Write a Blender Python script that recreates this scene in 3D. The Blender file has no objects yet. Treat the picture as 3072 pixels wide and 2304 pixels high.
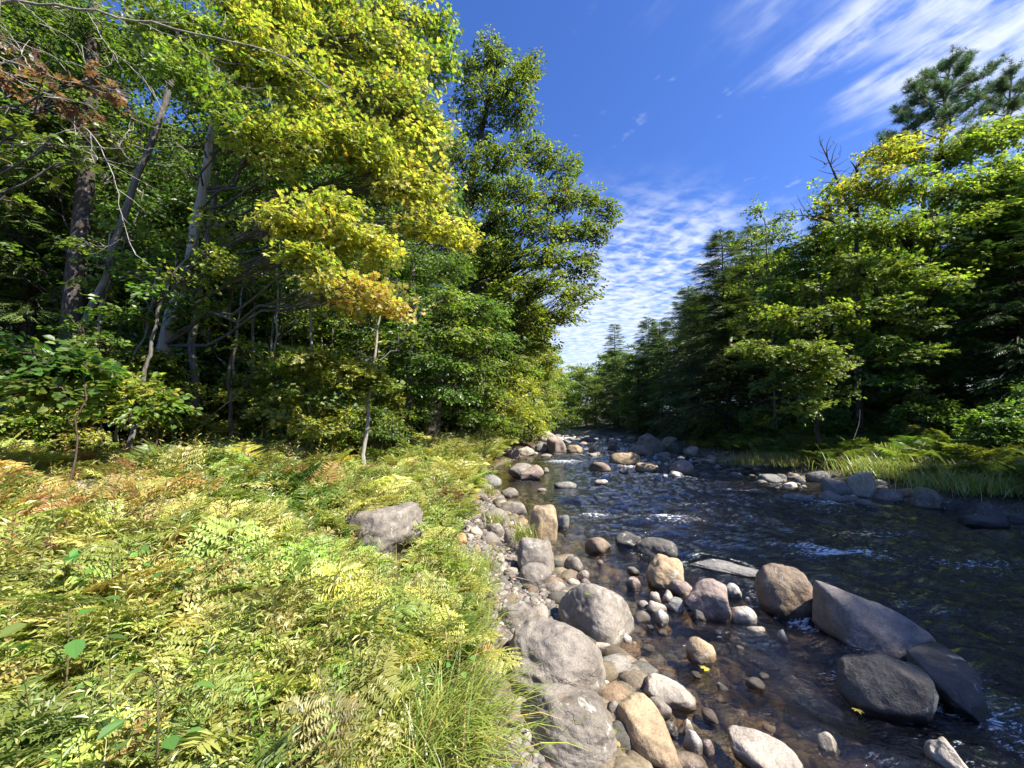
import bpy, bmesh, math, random
import numpy as np
from mathutils import Vector, Matrix
rng = np.random.default_rng(7)
random.seed(7)
R = math.radians
sc = bpy.context.scene
COL = sc.collection
F_PX = 1200.0                      # focal length in pixels of the 3072 px wide photograph
PITCH = R(5.0)
CAMZ = 1.9
SUN_EL, SUN_AZ = R(50), R(116)      # azimuth clockwise from +Y

# ------------------------------------------------------------------ camera, light, sky
cam_d = bpy.data.cameras.new('camera'); cam = bpy.data.objects.new('camera', cam_d); COL.objects.link(cam)
cam.location = (0, 0, CAMZ); cam.rotation_euler = (R(90) + PITCH, 0, 0)
cam_d.sensor_width = 36; cam_d.lens = 36 * F_PX / 3072; cam_d.clip_start = .05; cam_d.clip_end = 3000
sc.camera = cam
sun_d = bpy.data.lights.new('sun', 'SUN'); sun_d.energy = 4.8; sun_d.angle = R(.5); sun_d.color = (1, .95, .86)
sun = bpy.data.objects.new('sun', sun_d); COL.objects.link(sun)
sdir = Vector((math.sin(SUN_AZ) * math.cos(SUN_EL), math.cos(SUN_AZ) * math.cos(SUN_EL), math.sin(SUN_EL)))
sun.rotation_euler = sdir.to_track_quat('Z', 'Y').to_euler(); sun.location = sdir * 60
sc.view_settings.view_transform = 'Standard'; sc.view_settings.look = 'None'
sc.view_settings.exposure = 1.45; sc.view_settings.gamma = 1
sc.cycles.max_bounces = 8; sc.cycles.diffuse_bounces = 5; sc.cycles.glossy_bounces = 3
sc.cycles.transmission_bounces = 4; sc.cycles.transparent_max_bounces = 8
sc.cycles.caustics_reflective = False; sc.cycles.caustics_refractive = False
sc.cycles.use_adaptive_sampling = True; sc.cycles.adaptive_threshold = .015
sc.cycles.sample_clamp_indirect = 4
sc.cycles.use_denoising = True

def at(px, py, z=0.0):
    """world point on the height z seen at a pixel of the photograph"""
    d = ray(px, py); t = (z - CAMZ) / d[2]
    return np.array([d[0] * t, d[1] * t, z])
def ray(px, py):
    dx = (px - 1536) / F_PX; dy = (py - 1152) / F_PX
    return np.array([dx, math.cos(PITCH) + dy * math.sin(PITCH), math.sin(PITCH) - dy * math.cos(PITCH)])
def pos(px, py, y):
    """world point at the distance y ahead"""
    d = ray(px, py); t = y / d[1]
    return np.array([d[0] * t, y, CAMZ + d[2] * t])

class NT:
    """small node-tree writer"""
    def __init__(s, tree): s.t = tree; s.t.nodes.clear()
    def n(s, typ, **kw):
        nd = s.t.nodes.new(typ)
        for k, v in kw.items():
            if k == 'ins':
                for kk, vv in v.items(): s.set(nd, kk, vv)
            else: setattr(nd, k, v)
        return nd
    def set(s, nd, k, v):
        sock = nd.inputs[k]
        if isinstance(v, bpy.types.NodeSocket): s.t.links.new(v, sock)
        elif isinstance(v, bpy.types.Node): s.t.links.new(v.outputs[0], sock)
        else:
            try: sock.default_value = v
            except Exception: sock.default_value = tuple(v) + (1,)
    def math(s, op, a, b=0.0, c=None, clamp=False):
        nd = s.n('ShaderNodeMath', operation=op, use_clamp=clamp)
        s.set(nd, 0, a); s.set(nd, 1, b)
        if c is not None: s.set(nd, 2, c)
        return nd.outputs[0]
    def ramp(s, fac, stops):
        nd = s.n('ShaderNodeValToRGB'); cr = nd.color_ramp
        while len(cr.elements) < len(stops): cr.elements.new(.5)
        for e, (p, c) in zip(cr.elements, stops):
            e.position = p; e.color = (c, c, c, 1) if isinstance(c, (int, float)) else tuple(c) + (1,)
        s.set(nd, 0, fac); return nd.outputs[0]
    def mix(s, fac, a, b, mode='MIX'):
        nd = s.n('ShaderNodeMix', data_type='RGBA', blend_type=mode)
        s.set(nd, 0, fac); s.set(nd, 6, a); s.set(nd, 7, b); return nd.outputs[2]
    def noise(s, vec, scale, detail=4, rough=.55, dist=0.0):
        nd = s.n('ShaderNodeTexNoise'); s.set(nd, 'Scale', scale); s.set(nd, 'Detail', detail)
        s.set(nd, 'Roughness', rough); s.set(nd, 'Distortion', dist)
        if vec is not None: s.set(nd, 'Vector', vec)
        return nd.outputs[0]
    def mapr(s, v, a, b, c=0.0, d=1.0, smooth=True):
        nd = s.n('ShaderNodeMapRange', interpolation_type='SMOOTHSTEP' if smooth else 'LINEAR')
        for i, q in enumerate((v, a, b, c, d)): s.set(nd, i, q)
        return nd.outputs[0]

# sky: Nishita with high ripple cloud laid out on a plane of directions (x/z, y/z)
w = bpy.data.worlds.new('World'); sc.world = w; w.use_nodes = True
N = NT(w.node_tree)
sky = N.n('ShaderNodeTexSky', sky_type='NISHITA', sun_disc=False, sun_elevation=SUN_EL, sun_rotation=SUN_AZ,
          air_density=1.0, dust_density=.7, ozone_density=2.2, altitude=200)
hsv = N.n('ShaderNodeHueSaturation', ins={'Saturation': 1.14, 'Value': .98, 'Color': sky.outputs[0]})
skyc = N.mix(1.0, hsv.outputs[0], (.66, .80, 1.24), 'MULTIPLY')
tc = N.n('ShaderNodeTexCoord'); sep = N.n('ShaderNodeSeparateXYZ', ins={0: tc.outputs['Generated']})
zc = N.math('MAXIMUM', sep.outputs[2], .05)
pxn = N.math('DIVIDE', sep.outputs[0], zc); pyn = N.math('DIVIDE', sep.outputs[1], zc)
ca = N.math('ADD', N.math('MULTIPLY', pxn, .42), N.math('MULTIPLY', pyn, -.91))   # along the streaks
cb = N.math('ADD', N.math('MULTIPLY', pxn, .91), N.math('MULTIPLY', pyn, .42))    # across them
def cvec(sa, sb, off=0.0):
    return N.n('ShaderNodeCombineXYZ', ins={0: N.math('MULTIPLY', ca, sa), 1: N.math('MULTIPLY', cb, sb), 2: off}).outputs[0]
big = N.noise(cvec(1.0, 2.6), 1.3, 4, .6, .3)
bg = N.math('MULTIPLY', N.math('SUBTRACT', big, .5), 1.5)
u1 = N.math('MULTIPLY', N.mapr(N.math('ADD', ca, N.math('MULTIPLY', bg, .6)), -.72, -.38), N.mapr(N.math('ADD', cb, bg), 0.72, 1.45))
u2 = N.math('MULTIPLY', N.mapr(N.math('ADD', ca, N.math('MULTIPLY', bg, .5)), -1.0, -1.55, 0, 1), N.mapr(N.math('ADD', cb, N.math('MULTIPLY', bg, .9)), .85, 1.7))
u3 = N.mapr(ca, -1.7, -3.0, 0, .6)
streak = N.noise(cvec(1.6, 7.5, 3.1), 1.25, 6, .62, .25)
rip = N.noise(cvec(8.5, 5.2, 8.0), 1.5, 3, .5, .35)
fine = N.noise(cvec(9, 16, 5.0), 1.3, 5, .65)
t1 = N.math('ADD', N.math('MULTIPLY', streak, .52), N.math('ADD', N.math('MULTIPLY', fine, .22), N.math('MULTIPLY', rip, .30)))
t2 = N.math('ADD', N.math('MULTIPLY', rip, .62), N.math('ADD', N.math('MULTIPLY', streak, .28), N.math('MULTIPLY', fine, .12)))
c1 = N.math('MULTIPLY', u1, N.mapr(t1, .37, .64))
c2 = N.math('MULTIPLY', u2, N.mapr(N.math('ADD', t2, N.math('MULTIPLY', u3, .14)), .37, .69))
wisp = N.math('MULTIPLY', N.mapr(N.math('ADD', N.math('MULTIPLY', streak, .5), N.math('MULTIPLY', rip, .5)), .57, .74), N.mapr(cb, .35, 1.2, .1, .5))
cl = N.math('MAXIMUM', N.math('MAXIMUM', c1, c2), wisp, clamp=True)
cl = N.math('MULTIPLY', cl, .86)
skyf = N.mix(cl, skyc, (5.0, 5.4, 6.0))
bgn = N.n('ShaderNodeBackground', ins={'Color': skyf, 'Strength': .076})
out = N.n('ShaderNodeOutputWorld', ins={0: bgn.outputs[0]})
w.cycles.sampling_method = 'MANUAL'; w.cycles.sample_map_resolution = 512

# ------------------------------------------------------------------ object helpers
def tag(o, label=None, cat=None, group=None, kind=None):
    if label: o['label'] = label
    if cat: o['category'] = cat
    if group: o['group'] = group
    if kind: o['kind'] = kind
    return o
def empty(name, loc=(0, 0, 0), rz=0.0):
    o = bpy.data.objects.new(name, None); COL.objects.link(o); o.location = loc; o.rotation_euler = (0, 0, rz)
    o.empty_display_size = .2
    return o
def mesh(name, V, T, C=None, smooth=False, extra=None):
    V = np.asarray(V, np.float32); T = np.asarray(T, np.int32)
    me = bpy.data.meshes.new(name); k = T.shape[1]
    me.vertices.add(len(V)); me.vertices.foreach_set('co', V.ravel())
    me.loops.add(T.size); me.loops.foreach_set('vertex_index', T.ravel())
    me.polygons.add(len(T)); me.polygons.foreach_set('loop_start', np.arange(0, T.size, k, dtype=np.int32))
    me.polygons.foreach_set('loop_total', np.full(len(T), k, np.int32))
    me.polygons.foreach_set('use_smooth', np.full(len(T), smooth, bool))
    if C is not None:
        a = me.attributes.new('col', 'FLOAT_COLOR', 'POINT'); C = np.asarray(C, np.float32)
        a.data.foreach_set('color', np.c_[C, np.ones(len(C), np.float32)].ravel())
    for nm, arr in (extra or {}).items():
        a = me.attributes.new(nm, 'FLOAT', 'POINT'); a.data.foreach_set('value', np.asarray(arr, np.float32))
    me.update(calc_edges=True); me.validate()
    return me
def obj(name, me, mat, parent=None, loc=None, rz=None):
    if mat is not None and len(me.materials) == 0: me.materials.append(mat)
    o = bpy.data.objects.new(name, me); COL.objects.link(o)
    if parent: o.parent = parent
    if loc is not None: o.location = loc
    if rz is not None: o.rotation_euler = (0, 0, rz)
    return o
def dup(root, loc, rz=0.0, scale=1.0, label=None, group=None):
    r = root.copy(); COL.objects.link(r); r.location = loc; r.rotation_euler = (0, 0, rz)
    r.scale = (scale,) * 3 if isinstance(scale, (int, float)) else scale
    if label: r['label'] = label
    if group: r['group'] = group
    for ch in list(root.children):
        c = ch.copy(); COL.objects.link(c); c.parent = r
    return r

class Geo:
    def __init__(s): s.V = []; s.T = []; s.C = []; s.n = 0
    def add(s, V, T, C):
        V = np.asarray(V).reshape(-1, 3)
        C = np.broadcast_to(np.asarray(C, float), (len(V), 3)) if np.ndim(C) == 1 else np.asarray(C).reshape(-1, 3)
        s.V.append(V); s.T.append(np.asarray(T) + s.n); s.C.append(C); s.n += len(V)
    def build(s, name, mat, parent=None, smooth=False, loc=None):
        return obj(name, mesh(name, np.concatenate(s.V), np.concatenate(s.T), np.concatenate(s.C), smooth), mat, parent, loc)
def nrm(v): return v / np.maximum(np.linalg.norm(v, axis=-1, keepdims=True), 1e-9)

def tubes(g, P, rad, sides=5, col=(.2, .18, .15)):
    """n tubes at once: P (n,m,3), rad (n,m)"""
    P = np.asarray(P, float); rad = np.asarray(rad, float)
    if P.ndim == 2: P = P[None]; rad = rad[None]
    n, m, _ = P.shape
    T = nrm(np.gradient(P, axis=1))
    mean = nrm(T.mean(axis=1))
    ref = np.where((np.abs(mean[:, 2]) > .8)[:, None], np.array([1., .05, 0]), np.array([.05, .1, 1.]))[:, None, :]
    A = nrm(np.cross(T, np.broadcast_to(ref, T.shape))); B = np.cross(T, A)
    th = np.arange(sides) * 2 * np.pi / sides
    V = P[:, :, None] + rad[:, :, None, None] * (np.cos(th)[:, None] * A[:, :, None] + np.sin(th)[:, None] * B[:, :, None])
    i = np.arange(m - 1)[:, None]; j = np.arange(sides)[None]
    a = i * sides + j; b = i * sides + (j + 1) % sides
    q = np.stack([np.stack([a, b, b + sides], -1), np.stack([a, b + sides, a + sides], -1)], 2).reshape(-1, 3)
    F = (q[None] + (np.arange(n) * m * sides)[:, None, None]).reshape(-1, 3)
    if np.ndim(col) == 2: col = np.repeat(np.asarray(col), m * sides, axis=0)
    g.add(V, F, col)

DIAMOND = (np.array([[0, 0, 0], [.42, .5, .1], [1, 0, -.08], [.42, -.5, .1]]), [(0, 1, 2), (0, 2, 3)])
OVAL = (np.array([[0, 0, 0], [.25, .42, .09], [.65, .40, .07], [1, 0, -.1], [.65, -.40, .07], [.25, -.42, .09]]),
        [(0, 1, 2), (0, 2, 3), (0, 3, 4), (0, 4, 5)])
_ml = [(.36, 0, 0), (0, 0, 0), (.02, .34, .04), (.22, .60, -.02), (.34, .30, .06), (.66, .52, -.02), (.62, .18, .05), (1, 0, -.1),
       (.62, -.18, .05), (.66, -.52, -.02), (.34, -.30, .06), (.22, -.60, -.02), (.02, -.34, .04)]
MAPLE = (np.array(_ml, float), [(0, i, i + 1) for i in range(1, 12)] + [(0, 12, 1)])
BLADE = (np.array([[0, 0, 0], [.35, .5, .05], [1, 0, 0], [.35, -.5, .05]]), [(0, 1, 2), (0, 2, 3)])
def leaves(g, P, D, Nn, L, W, C, tpl=DIAMOND):
    D = nrm(D); B = nrm(np.cross(Nn, D)); Nn = np.cross(D, B)
    tv, tt = tpl; tt = np.array(tt); n = len(P); k = len(tv)
    L = np.broadcast_to(L, (n,)); W = np.broadcast_to(W, (n,))
    V = (P[:, None] + tv[None, :, 0, None] * (L[:, None] * D)[:, None] + tv[None, :, 1, None] * (W[:, None] * B)[:, None]
         + tv[None, :, 2, None] * (L[:, None] * Nn)[:, None])
    F = (tt[None] + (np.arange(n) * k)[:, None, None]).reshape(-1, 3)
    g.add(V, F, np.repeat(C, k, axis=0))

def pick(pal, n, jit=.22):
    """n colours out of a palette [(rgb, weight)]"""
    wts = np.array([p[1] for p in pal], float); cs = np.array([p[0] for p in pal], float)
    c = cs[rng.choice(len(pal), n, p=wts / wts.sum())]
    return c * (1 + jit * rng.standard_normal((n, 1))).clip(.45, 1.7) * (1 + .08 * rng.standard_normal((n, 3)))

# ------------------------------------------------------------------ materials
def material(name):
    m = bpy.data.materials.new(name); m.use_nodes = True
    return m, NT(m.node_tree)
def foliage_mat(name, transl=.5, gloss=.03, rough=.42, warm=(1.55, 1.6, .8)):
    m, n = material(name)
    at_ = n.n('ShaderNodeAttribute', attribute_name='col')
    oi = n.n('ShaderNodeObjectInfo')
    c = n.n('ShaderNodeHueSaturation', ins={'Hue': n.math('ADD', .488, n.math('MULTIPLY', oi.outputs['Random'], .024)),
            'Value': n.math('ADD', .88, n.math('MULTIPLY', oi.outputs['Random'], .26)), 'Color': at_.outputs[0]}).outputs[0]
    d = n.n('ShaderNodeBsdfDiffuse', ins={'Color': c, 'Roughness': .3})
    t = n.n('ShaderNodeBsdfTranslucent', ins={'Color': n.mix(1.0, c, warm, 'MULTIPLY')})
    s = n.n('ShaderNodeMixShader', ins={0: transl, 1: d.outputs[0], 2: t.outputs[0]})
    g = n.n('ShaderNodeBsdfGlossy', ins={'Color': (1, 1, 1, 1), 'Roughness': rough})
    s2 = n.n('ShaderNodeMixShader', ins={0: gloss, 1: s.outputs[0], 2: g.outputs[0]})
    n.n('ShaderNodeOutputMaterial', ins={0: s2.outputs[0]})
    return m
M_LEAF = foliage_mat('leaf')
M_NEEDLE = foliage_mat('needle', .25, .04, .45, (1.4, 1.4, .8))
M_FERN = foliage_mat('fern', .40, .035, .45)
M_GRASS = foliage_mat('grass_blade', .35, .05, .4)

def bark_mat(name):
    m, n = material(name)
    at_ = n.n('ShaderNodeAttribute', attribute_name='col'); tcn = n.n('ShaderNodeTexCoord')
    mp = n.n('ShaderNodeMapping', ins={'Vector': tcn.outputs['Object'], 'Scale': (22, 22, 4)})
    n1 = n.noise(mp.outputs[0], 1, 6, .65, .3); n2 = n.noise(tcn.outputs['Object'], 2.3, 3)
    c = n.mix(n.ramp(n1, [(.35, .3), (.65, 1.0)]), n.mix(1.0, at_.outputs[0], (.35, .32, .28), 'MULTIPLY'), at_.outputs[0])
    n3 = n.noise(tcn.outputs['Object'], 3.1, 5, .7, .4); n4 = n.noise(tcn.outputs['Object'], 1.7, 4, .6, .4)
    c = n.mix(n.mapr(n3, .56, .66, 0, .45), c, (.46, .45, .40, 1))
    c = n.mix(n.mapr(n4, .62, .72, 0, .55), c, (.20, .095, .065, 1))
    c = n.mix(n.mapr(n2, .52, .70, 0, .5), c, n.mix(1.0, at_.outputs[0], (.9, 1.05, .7), 'MULTIPLY'))
    b = n.n('ShaderNodeBump', ins={'Strength': 1.0, 'Distance': .03, 'Height': n1})
    p = n.n('ShaderNodeBsdfPrincipled', ins={'Base Color': c, 'Roughness': .9, 'Normal': b.outputs[0], 'Specular IOR Level': .15})
    n.n('ShaderNodeOutputMaterial', ins={0: p.outputs[0]})
    return m
M_BARK = bark_mat('bark')

def rock_mat(name, scale=1.0):
    """granite: object colour as the tint, blotches, speckle, lichen spots, a dark wet band by the waterline"""
    m, n = material(name)
    oi = n.n('ShaderNodeObjectInfo'); tcn = n.n('ShaderNodeTexCoord'); geo = n.n('ShaderNodeNewGeometry')
    off = n.n('ShaderNodeVectorMath', operation='ADD'); n.set(off, 0, tcn.outputs['Object'])
    n.set(off, 1, n.n('ShaderNodeCombineXYZ', ins={0: n.math('MULTIPLY', oi.outputs['Random'], 37.0), 1: n.math('MULTIPLY', oi.outputs['Random'], 11.0)}).outputs[0])
    v = off.outputs[0]
    big = n.noise(v, 3.2 * scale, 5, .6, .4); mid = n.noise(v, 17 * scale, 5, .65); spk = n.noise(v, 95 * scale, 3, .7)
    c = n.mix(1.0, oi.outputs['Color'], n.ramp(big, [(.28, (.50, .47, .44)), (.48, (.95, .92, .88)), (.62, (1.12, 1.08, 1.0)), (.78, (1.4, 1.32, 1.16))]), 'MULTIPLY')
    c = n.mix(1.0, c, n.ramp(mid, [(.3, .72), (.5, 1.0), (.7, 1.18)]), 'MULTIPLY')
    c = n.mix(1.0, c, n.ramp(spk, [(.32, .74), (.5, 1.0), (.68, 1.24)]), 'MULTIPLY')
    lich = n.math('MULTIPLY', n.mapr(n.noise(v, 7.5 * scale, 5, .7, .6), .57, .64), n.mapr(n.noise(v, 2.1 * scale, 2), .46, .58))
    c = n.mix(n.math('MULTIPLY', lich, .7), c, (.46, .45, .37, 1))
    rust = n.mapr(n.noise(v, 2.6 * scale, 4, .6, .5), .60, .75, 0, .5)
    c = n.mix(rust, c, n.mix(1.0, c, (1.2, .86, .55), 'MULTIPLY'))
    sz = n.n('ShaderNodeSeparateXYZ', ins={0: geo.outputs['Position']})
    wet = n.mapr(n.math('ADD', sz.outputs[2], n.math('MULTIPLY', n.math('SUBTRACT', n.noise(geo.outputs['Position'], 9, 3), .5), .05)), .075, .02, 0, 1)
    deep = n.mapr(sz.outputs[2], .0, -.2, 0, 1)
    c = n.mix(n.math('MULTIPLY', wet, .72), c, n.mix(1.0, c, (.20, .17, .14), 'MULTIPLY'))
    c = n.mix(n.math('MULTIPLY', deep, .4), c, n.mix(1.0, c, (1.5, 1.05, .5), 'MULTIPLY'))
    wv = n.n('ShaderNodeVectorMath', operation='ADD'); n.set(wv, 0, v)
    n.set(wv, 1, n.n('ShaderNodeVectorMath', operation='SCALE', ins={0: n.n('ShaderNodeTexNoise', ins={'Vector': v, 'Scale': 5.0 * scale, 'Detail': 4.0}).outputs[1], 'Scale': .42 / scale}).outputs[0])
    cr = n.n('ShaderNodeTexVoronoi', feature='DISTANCE_TO_EDGE', ins={'Vector': wv.outputs[0], 'Scale': 2.6 * scale})
    crack = n.math('MULTIPLY', n.mapr(cr.outputs[0], .0, .016, 1, 0), n.mapr(n.noise(v, 2.4 * scale, 3), .56, .68))
    c = n.mix(n.math('MULTIPLY', crack, .3), c, n.mix(1.0, c, (.25, .23, .2), 'MULTIPLY'))
    mossy = n.math('MULTIPLY', n.mapr(n.noise(v, 5 * scale, 5, .7), .58, .70), n.mapr(oi.outputs['Random'], .5, .9, 0, .6))
    c = n.mix(mossy, c, n.mix(1.0, c, (.62, .66, .42), 'MULTIPLY'))
    hgt = n.math('ADD', n.math('MULTIPLY', crack, -.45), n.math('ADD', n.math('MULTIPLY', mid, .7), n.math('ADD', n.math('MULTIPLY', spk, .10), n.math('MULTIPLY', n.noise(v, 6 * scale, 6, .62), 1.6))))
    b = n.n('ShaderNodeBump', ins={'Strength': .75, 'Distance': .024 / scale, 'Height': hgt})
    p = n.n('ShaderNodeBsdfPrincipled', ins={'Base Color': c, 'Roughness': n.mapr(wet, 0, 1, .85, .30), 'Normal': b.outputs[0], 'Specular IOR Level': .35})
    n.n('ShaderNodeOutputMaterial', ins={0: p.outputs[0]})
    return m
M_ROCK = rock_mat('granite'); M_PEBBLE = rock_mat('river_stone', 2.5)

def stone_stuff_mat(name):
    m, n = material(name)
    at_ = n.n('ShaderNodeAttribute', attribute_name='col'); tcn = n.n('ShaderNodeTexCoord')
    sp = n.noise(tcn.outputs['Object'], 60, 4, .7); mid = n.noise(tcn.outputs['Object'], 14, 3)
    c = n.mix(1.0, at_.outputs[0], n.ramp(sp, [(.3, .55), (.5, 1.0), (.7, 1.35)]), 'MULTIPLY')
    c = n.mix(1.0, c, n.ramp(mid, [(.3, .7), (.7, 1.25)]), 'MULTIPLY')
    b = n.n('ShaderNodeBump', ins={'Strength': .5, 'Distance': .01, 'Height': sp})
    p = n.n('ShaderNodeBsdfPrincipled', ins={'Base Color': c, 'Roughness': .8, 'Normal': b.outputs[0], 'Specular IOR Level': .3})
    n.n('ShaderNodeOutputMaterial', ins={0: p.outputs[0]})
    return m
M_GRAVEL = stone_stuff_mat('gravel_stone')
# ------------------------------------------------------------------ terrain and water
YL = [-30, 0, 2.4, 3.3, 5.1, 8.3, 12, 16, 20, 30, 54, 90, 400]
XL = [.9, .75, .6, .7, .52, -.1, -.8, -.6, .5, 2.5, 4.4, 3, -10]
YR = [-30, 0, 7, 10, 15, 19, 31, 43, 54, 90, 400]
XR = [8.5, 8.7, 8.9, 9.0, 8.9, 9.2, 11.6, 12.0, 10.6, 9.5, 0]
def xl(y): return np.interp(y, YL, XL)
def xr(y): return np.interp(y, YR, XR)
def xfern(y): return np.interp(y, [0, 1.2, 1.6, 2.2, 3.5, 4.4, 5, 7.1, 9, 12, 16, 60], [-.55, -.4, -.26, -.36, -.16, -.40, -.68, -.75, -.78, -1.05, -.85, 4]) if np.ndim(y) == 0 else \
    np.interp(y, [0, 1.2, 1.6, 2.2, 3.5, 4.4, 5, 7.1, 9, 12, 16, 20, 30, 60], [-.55, -.4, -.26, -.36, -.16, -.40, -.68, -.75, -.78, -1.05, -.85, .2, 2.1, 4])
def sst(t): t = np.clip(t, 0, 1); return t * t * (3 - 2 * t)
_ph = rng.uniform(0, 6.28, (8, 2)); _kf = rng.uniform(-1, 1, (8, 2)); _kf = _kf / np.linalg.norm(_kf, axis=1, keepdims=True)
def wob(x, y, f0=.6, n=8):
    z = 0
    for i in range(n):
        f = f0 * 1.6 ** i
        z = z + np.sin(x * _kf[i, 0] * f + y * _kf[i, 1] * f + _ph[i, 0]) / 1.5 ** i
    return z / 2.5
def ground(x, y):
    x = np.asarray(x, float); y = np.asarray(y, float)
    l, r = xl(y), xr(y)
    dl, dr = x - l, r - x
    bed = -.58 * (1 - np.exp(-np.minimum(np.maximum(dl, 0) * .5, np.maximum(dr, 0) * .75)))
    lb = .28 * sst(-dl / 1.1) + .62 * sst((-dl - .5) / 7.5) + .35 * sst((-dl - 7) / 12) + 10 * sst((-dl - 45) / 200)
    rb = .32 * sst(-dr / 1.0) + .75 * sst((-dr - .6) / 5) + .6 * sst((-dr - 6) / 14) + 12 * sst((-dr - 40) / 200)
    z = np.where(dl < 0, lb, np.where(dr < 0, rb, bed))
    return z + wob(x, y) * .05 * sst(np.maximum(-dl, -dr) / 2 + .2) + wob(x, y, 2.5) * .02
def g1(x, y): return float(ground(x, y))

def axis_pts(lo, hi, near_lo, near_hi, step, n_far):
    near = np.arange(near_lo, near_hi, step)
    a = near_lo - (np.geomspace(step, near_lo - lo, n_far))[::-1]; b = near_hi + np.geomspace(step, hi - near_hi, n_far)
    return np.concatenate([a, near, b])
gx = axis_pts(-600, 600, -14, 16, .13, 34); gy = axis_pts(-300, 900, -4, 24, .13, 40)
X, Y = np.meshgrid(gx, gy); Z = ground(X, Y)
nx, ny = len(gx), len(gy)
ii, jj = np.meshgrid(np.arange(nx - 1), np.arange(ny - 1)); a = (jj * nx + ii).ravel()
Q = np.stack([a, a + 1, a + 1 + nx, a + nx], 1)
dl = X - xl(Y); dr = xr(Y) - X
inriv = (dl > -.1) & (dr > -.1)
fernz = sst((xfern(Y.ravel()).reshape(Y.shape) + .25 - X) / .5)
litter = np.array([.085, .055, .032]); gravel = np.array([.22, .19, .155]); bed = np.array([.085, .062, .036]); soil = np.array([.05, .042, .022])
Cg = np.where(inriv[..., None], bed, gravel)
Cg = np.where(((dl < 0) & ~inriv)[..., None], gravel * (1 - fernz[..., None]) + (soil * .5 + litter * .5) * fernz[..., None], Cg)
rz_ = sst((-dr - .4) / .8)[..., None]
Cg = np.where((dr < 0)[..., None], gravel * .7 * (1 - rz_) + soil * rz_, Cg)
m, n = material('ground_soil')
at_ = n.n('ShaderNodeAttribute', attribute_name='col'); tcn = n.n('ShaderNodeTexCoord'); ov = tcn.outputs['Object']
vor = n.n('ShaderNodeTexVoronoi', ins={'Vector': ov, 'Scale': 16.0, 'Randomness': 1.0})
c = n.mix(1.0, at_.outputs[0], n.ramp(n.noise(ov, 5, 6, .65), [(.3, .5), (.5, 1.0), (.7, 1.5)]), 'MULTIPLY')
c = n.mix(.5, c, n.mix(1.0, c, n.mix(.7, (1.3, 1.3, 1.3, 1), vor.outputs['Color']), 'MULTIPLY'))
c = n.mix(1.0, c, n.ramp(n.noise(ov, 45, 4, .7), [(.3, .55), (.6, 1.25)]), 'MULTIPLY')
hh = n.math('ADD', n.math('MULTIPLY', vor.outputs['Distance'], -.8), n.noise(ov, 40, 5, .7))
b = n.n('ShaderNodeBump', ins={'Strength': .8, 'Distance': .03, 'Height': hh})
p = n.n('ShaderNodeBsdfPrincipled', ins={'Base Color': c, 'Roughness': .95, 'Normal': b.outputs[0], 'Specular IOR Level': .15})
n.n('ShaderNodeOutputMaterial', ins={0: p.outputs[0]})
tag(obj('ground', mesh('ground', np.stack([X, Y, Z], -1).reshape(-1, 3), Q, Cg.reshape(-1, 3), True), m), kind='structure',
    label='river bed and forest floor of brown soil, leaf litter and gravel')

# ------------------------------------------------------------------ rocks
_ico = {}
def ico(sub):
    if sub not in _ico:
        bm = bmesh.new(); bmesh.ops.create_icosphere(bm, subdivisions=sub, radius=1)
        _ico[sub] = (nrm(np.array([v.co for v in bm.verts])), np.array([[v.index for v in f.verts] for f in bm.faces])); bm.free()
    return _ico[sub]
def lumps(d, r, f0, octs, gain=.55):
    z = np.zeros(len(d))
    for o in range(octs):
        f = f0 * 1.9 ** o
        for _ in range(5):
            k = r.normal(size=3); k = k / np.linalg.norm(k) * f
            z += gain ** o * np.sin(d @ k + r.uniform(0, 6.28)) / 2.2
    return z
def rock_verts(seed, sub, kind):
    """unit rock: star-shaped about its centre, z up, flat facets for angular kinds"""
    r = np.random.default_rng(seed); d, T = ico(sub)
    nP, lo, hi, lump, sharp = {'s': (8, .76, .98, .07, 13), 'r': (11, .68, .98, .10, 15), 'b': (13, .60, .92, .07, 24), 'a': (12, .48, .90, .05, 50), 'f': (10, .62, .95, .09, 18)}[kind]
    n = nrm(r.normal(size=(nP, 3))); c = r.uniform(lo, hi, nP)
    if kind == 'b': n = np.r_[n, [[0, 0, 1], [.1, 1, .1], [1, .1, 0], [-1, .15, .1]]]; c = np.r_[c, [.72, .8, .82, .82]]; n = nrm(n)
    q = np.maximum(d @ n.T, 0) / c                       # 1/radius to each cutting plane
    rad = (np.ones(len(d)) + (q ** sharp).sum(1)) ** (-1 / sharp)
    rad *= 1 + lump * lumps(d, r, 2.0, 2) + .030 * lumps(d, r, 6, 4, .62)
    V = d * rad[:, None]; lo_, hi_ = V.min(0), V.max(0)
    return (V - (lo_ + hi_) / 2) / ((hi_ - lo_) / 2), T
def hull_verts(seed, sub, pts, sharp=40, rough=.03):
    """rock grown into the convex hull of given corner points"""
    pts = np.asarray(pts, float); ctr = pts.mean(0)
    bm = bmesh.new(); vs = [bm.verts.new(p - ctr) for p in pts]; bmesh.ops.convex_hull(bm, input=vs)
    bm.normal_update()
    n, c = [], []
    for f in bm.faces:
        k = f.calc_center_median(); nn = f.normal if f.normal.dot(k) > 0 else -f.normal
        if f.calc_area() > 1e-6: n.append(nn[:]); c.append(max(nn.dot(k), .02))
    bm.free(); n = np.array(n); c = np.array(c)
    d, T = ico(sub); r = np.random.default_rng(seed)
    q = np.maximum(d @ n.T, 0) / c
    rad = ((q ** sharp).sum(1)) ** (-1 / sharp)
    rad *= 1 + rough * lumps(d, r, 3, 2) + rough * .5 * lumps(d, r, 9, 3)
    return d * rad[:, None] + ctr, T
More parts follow.
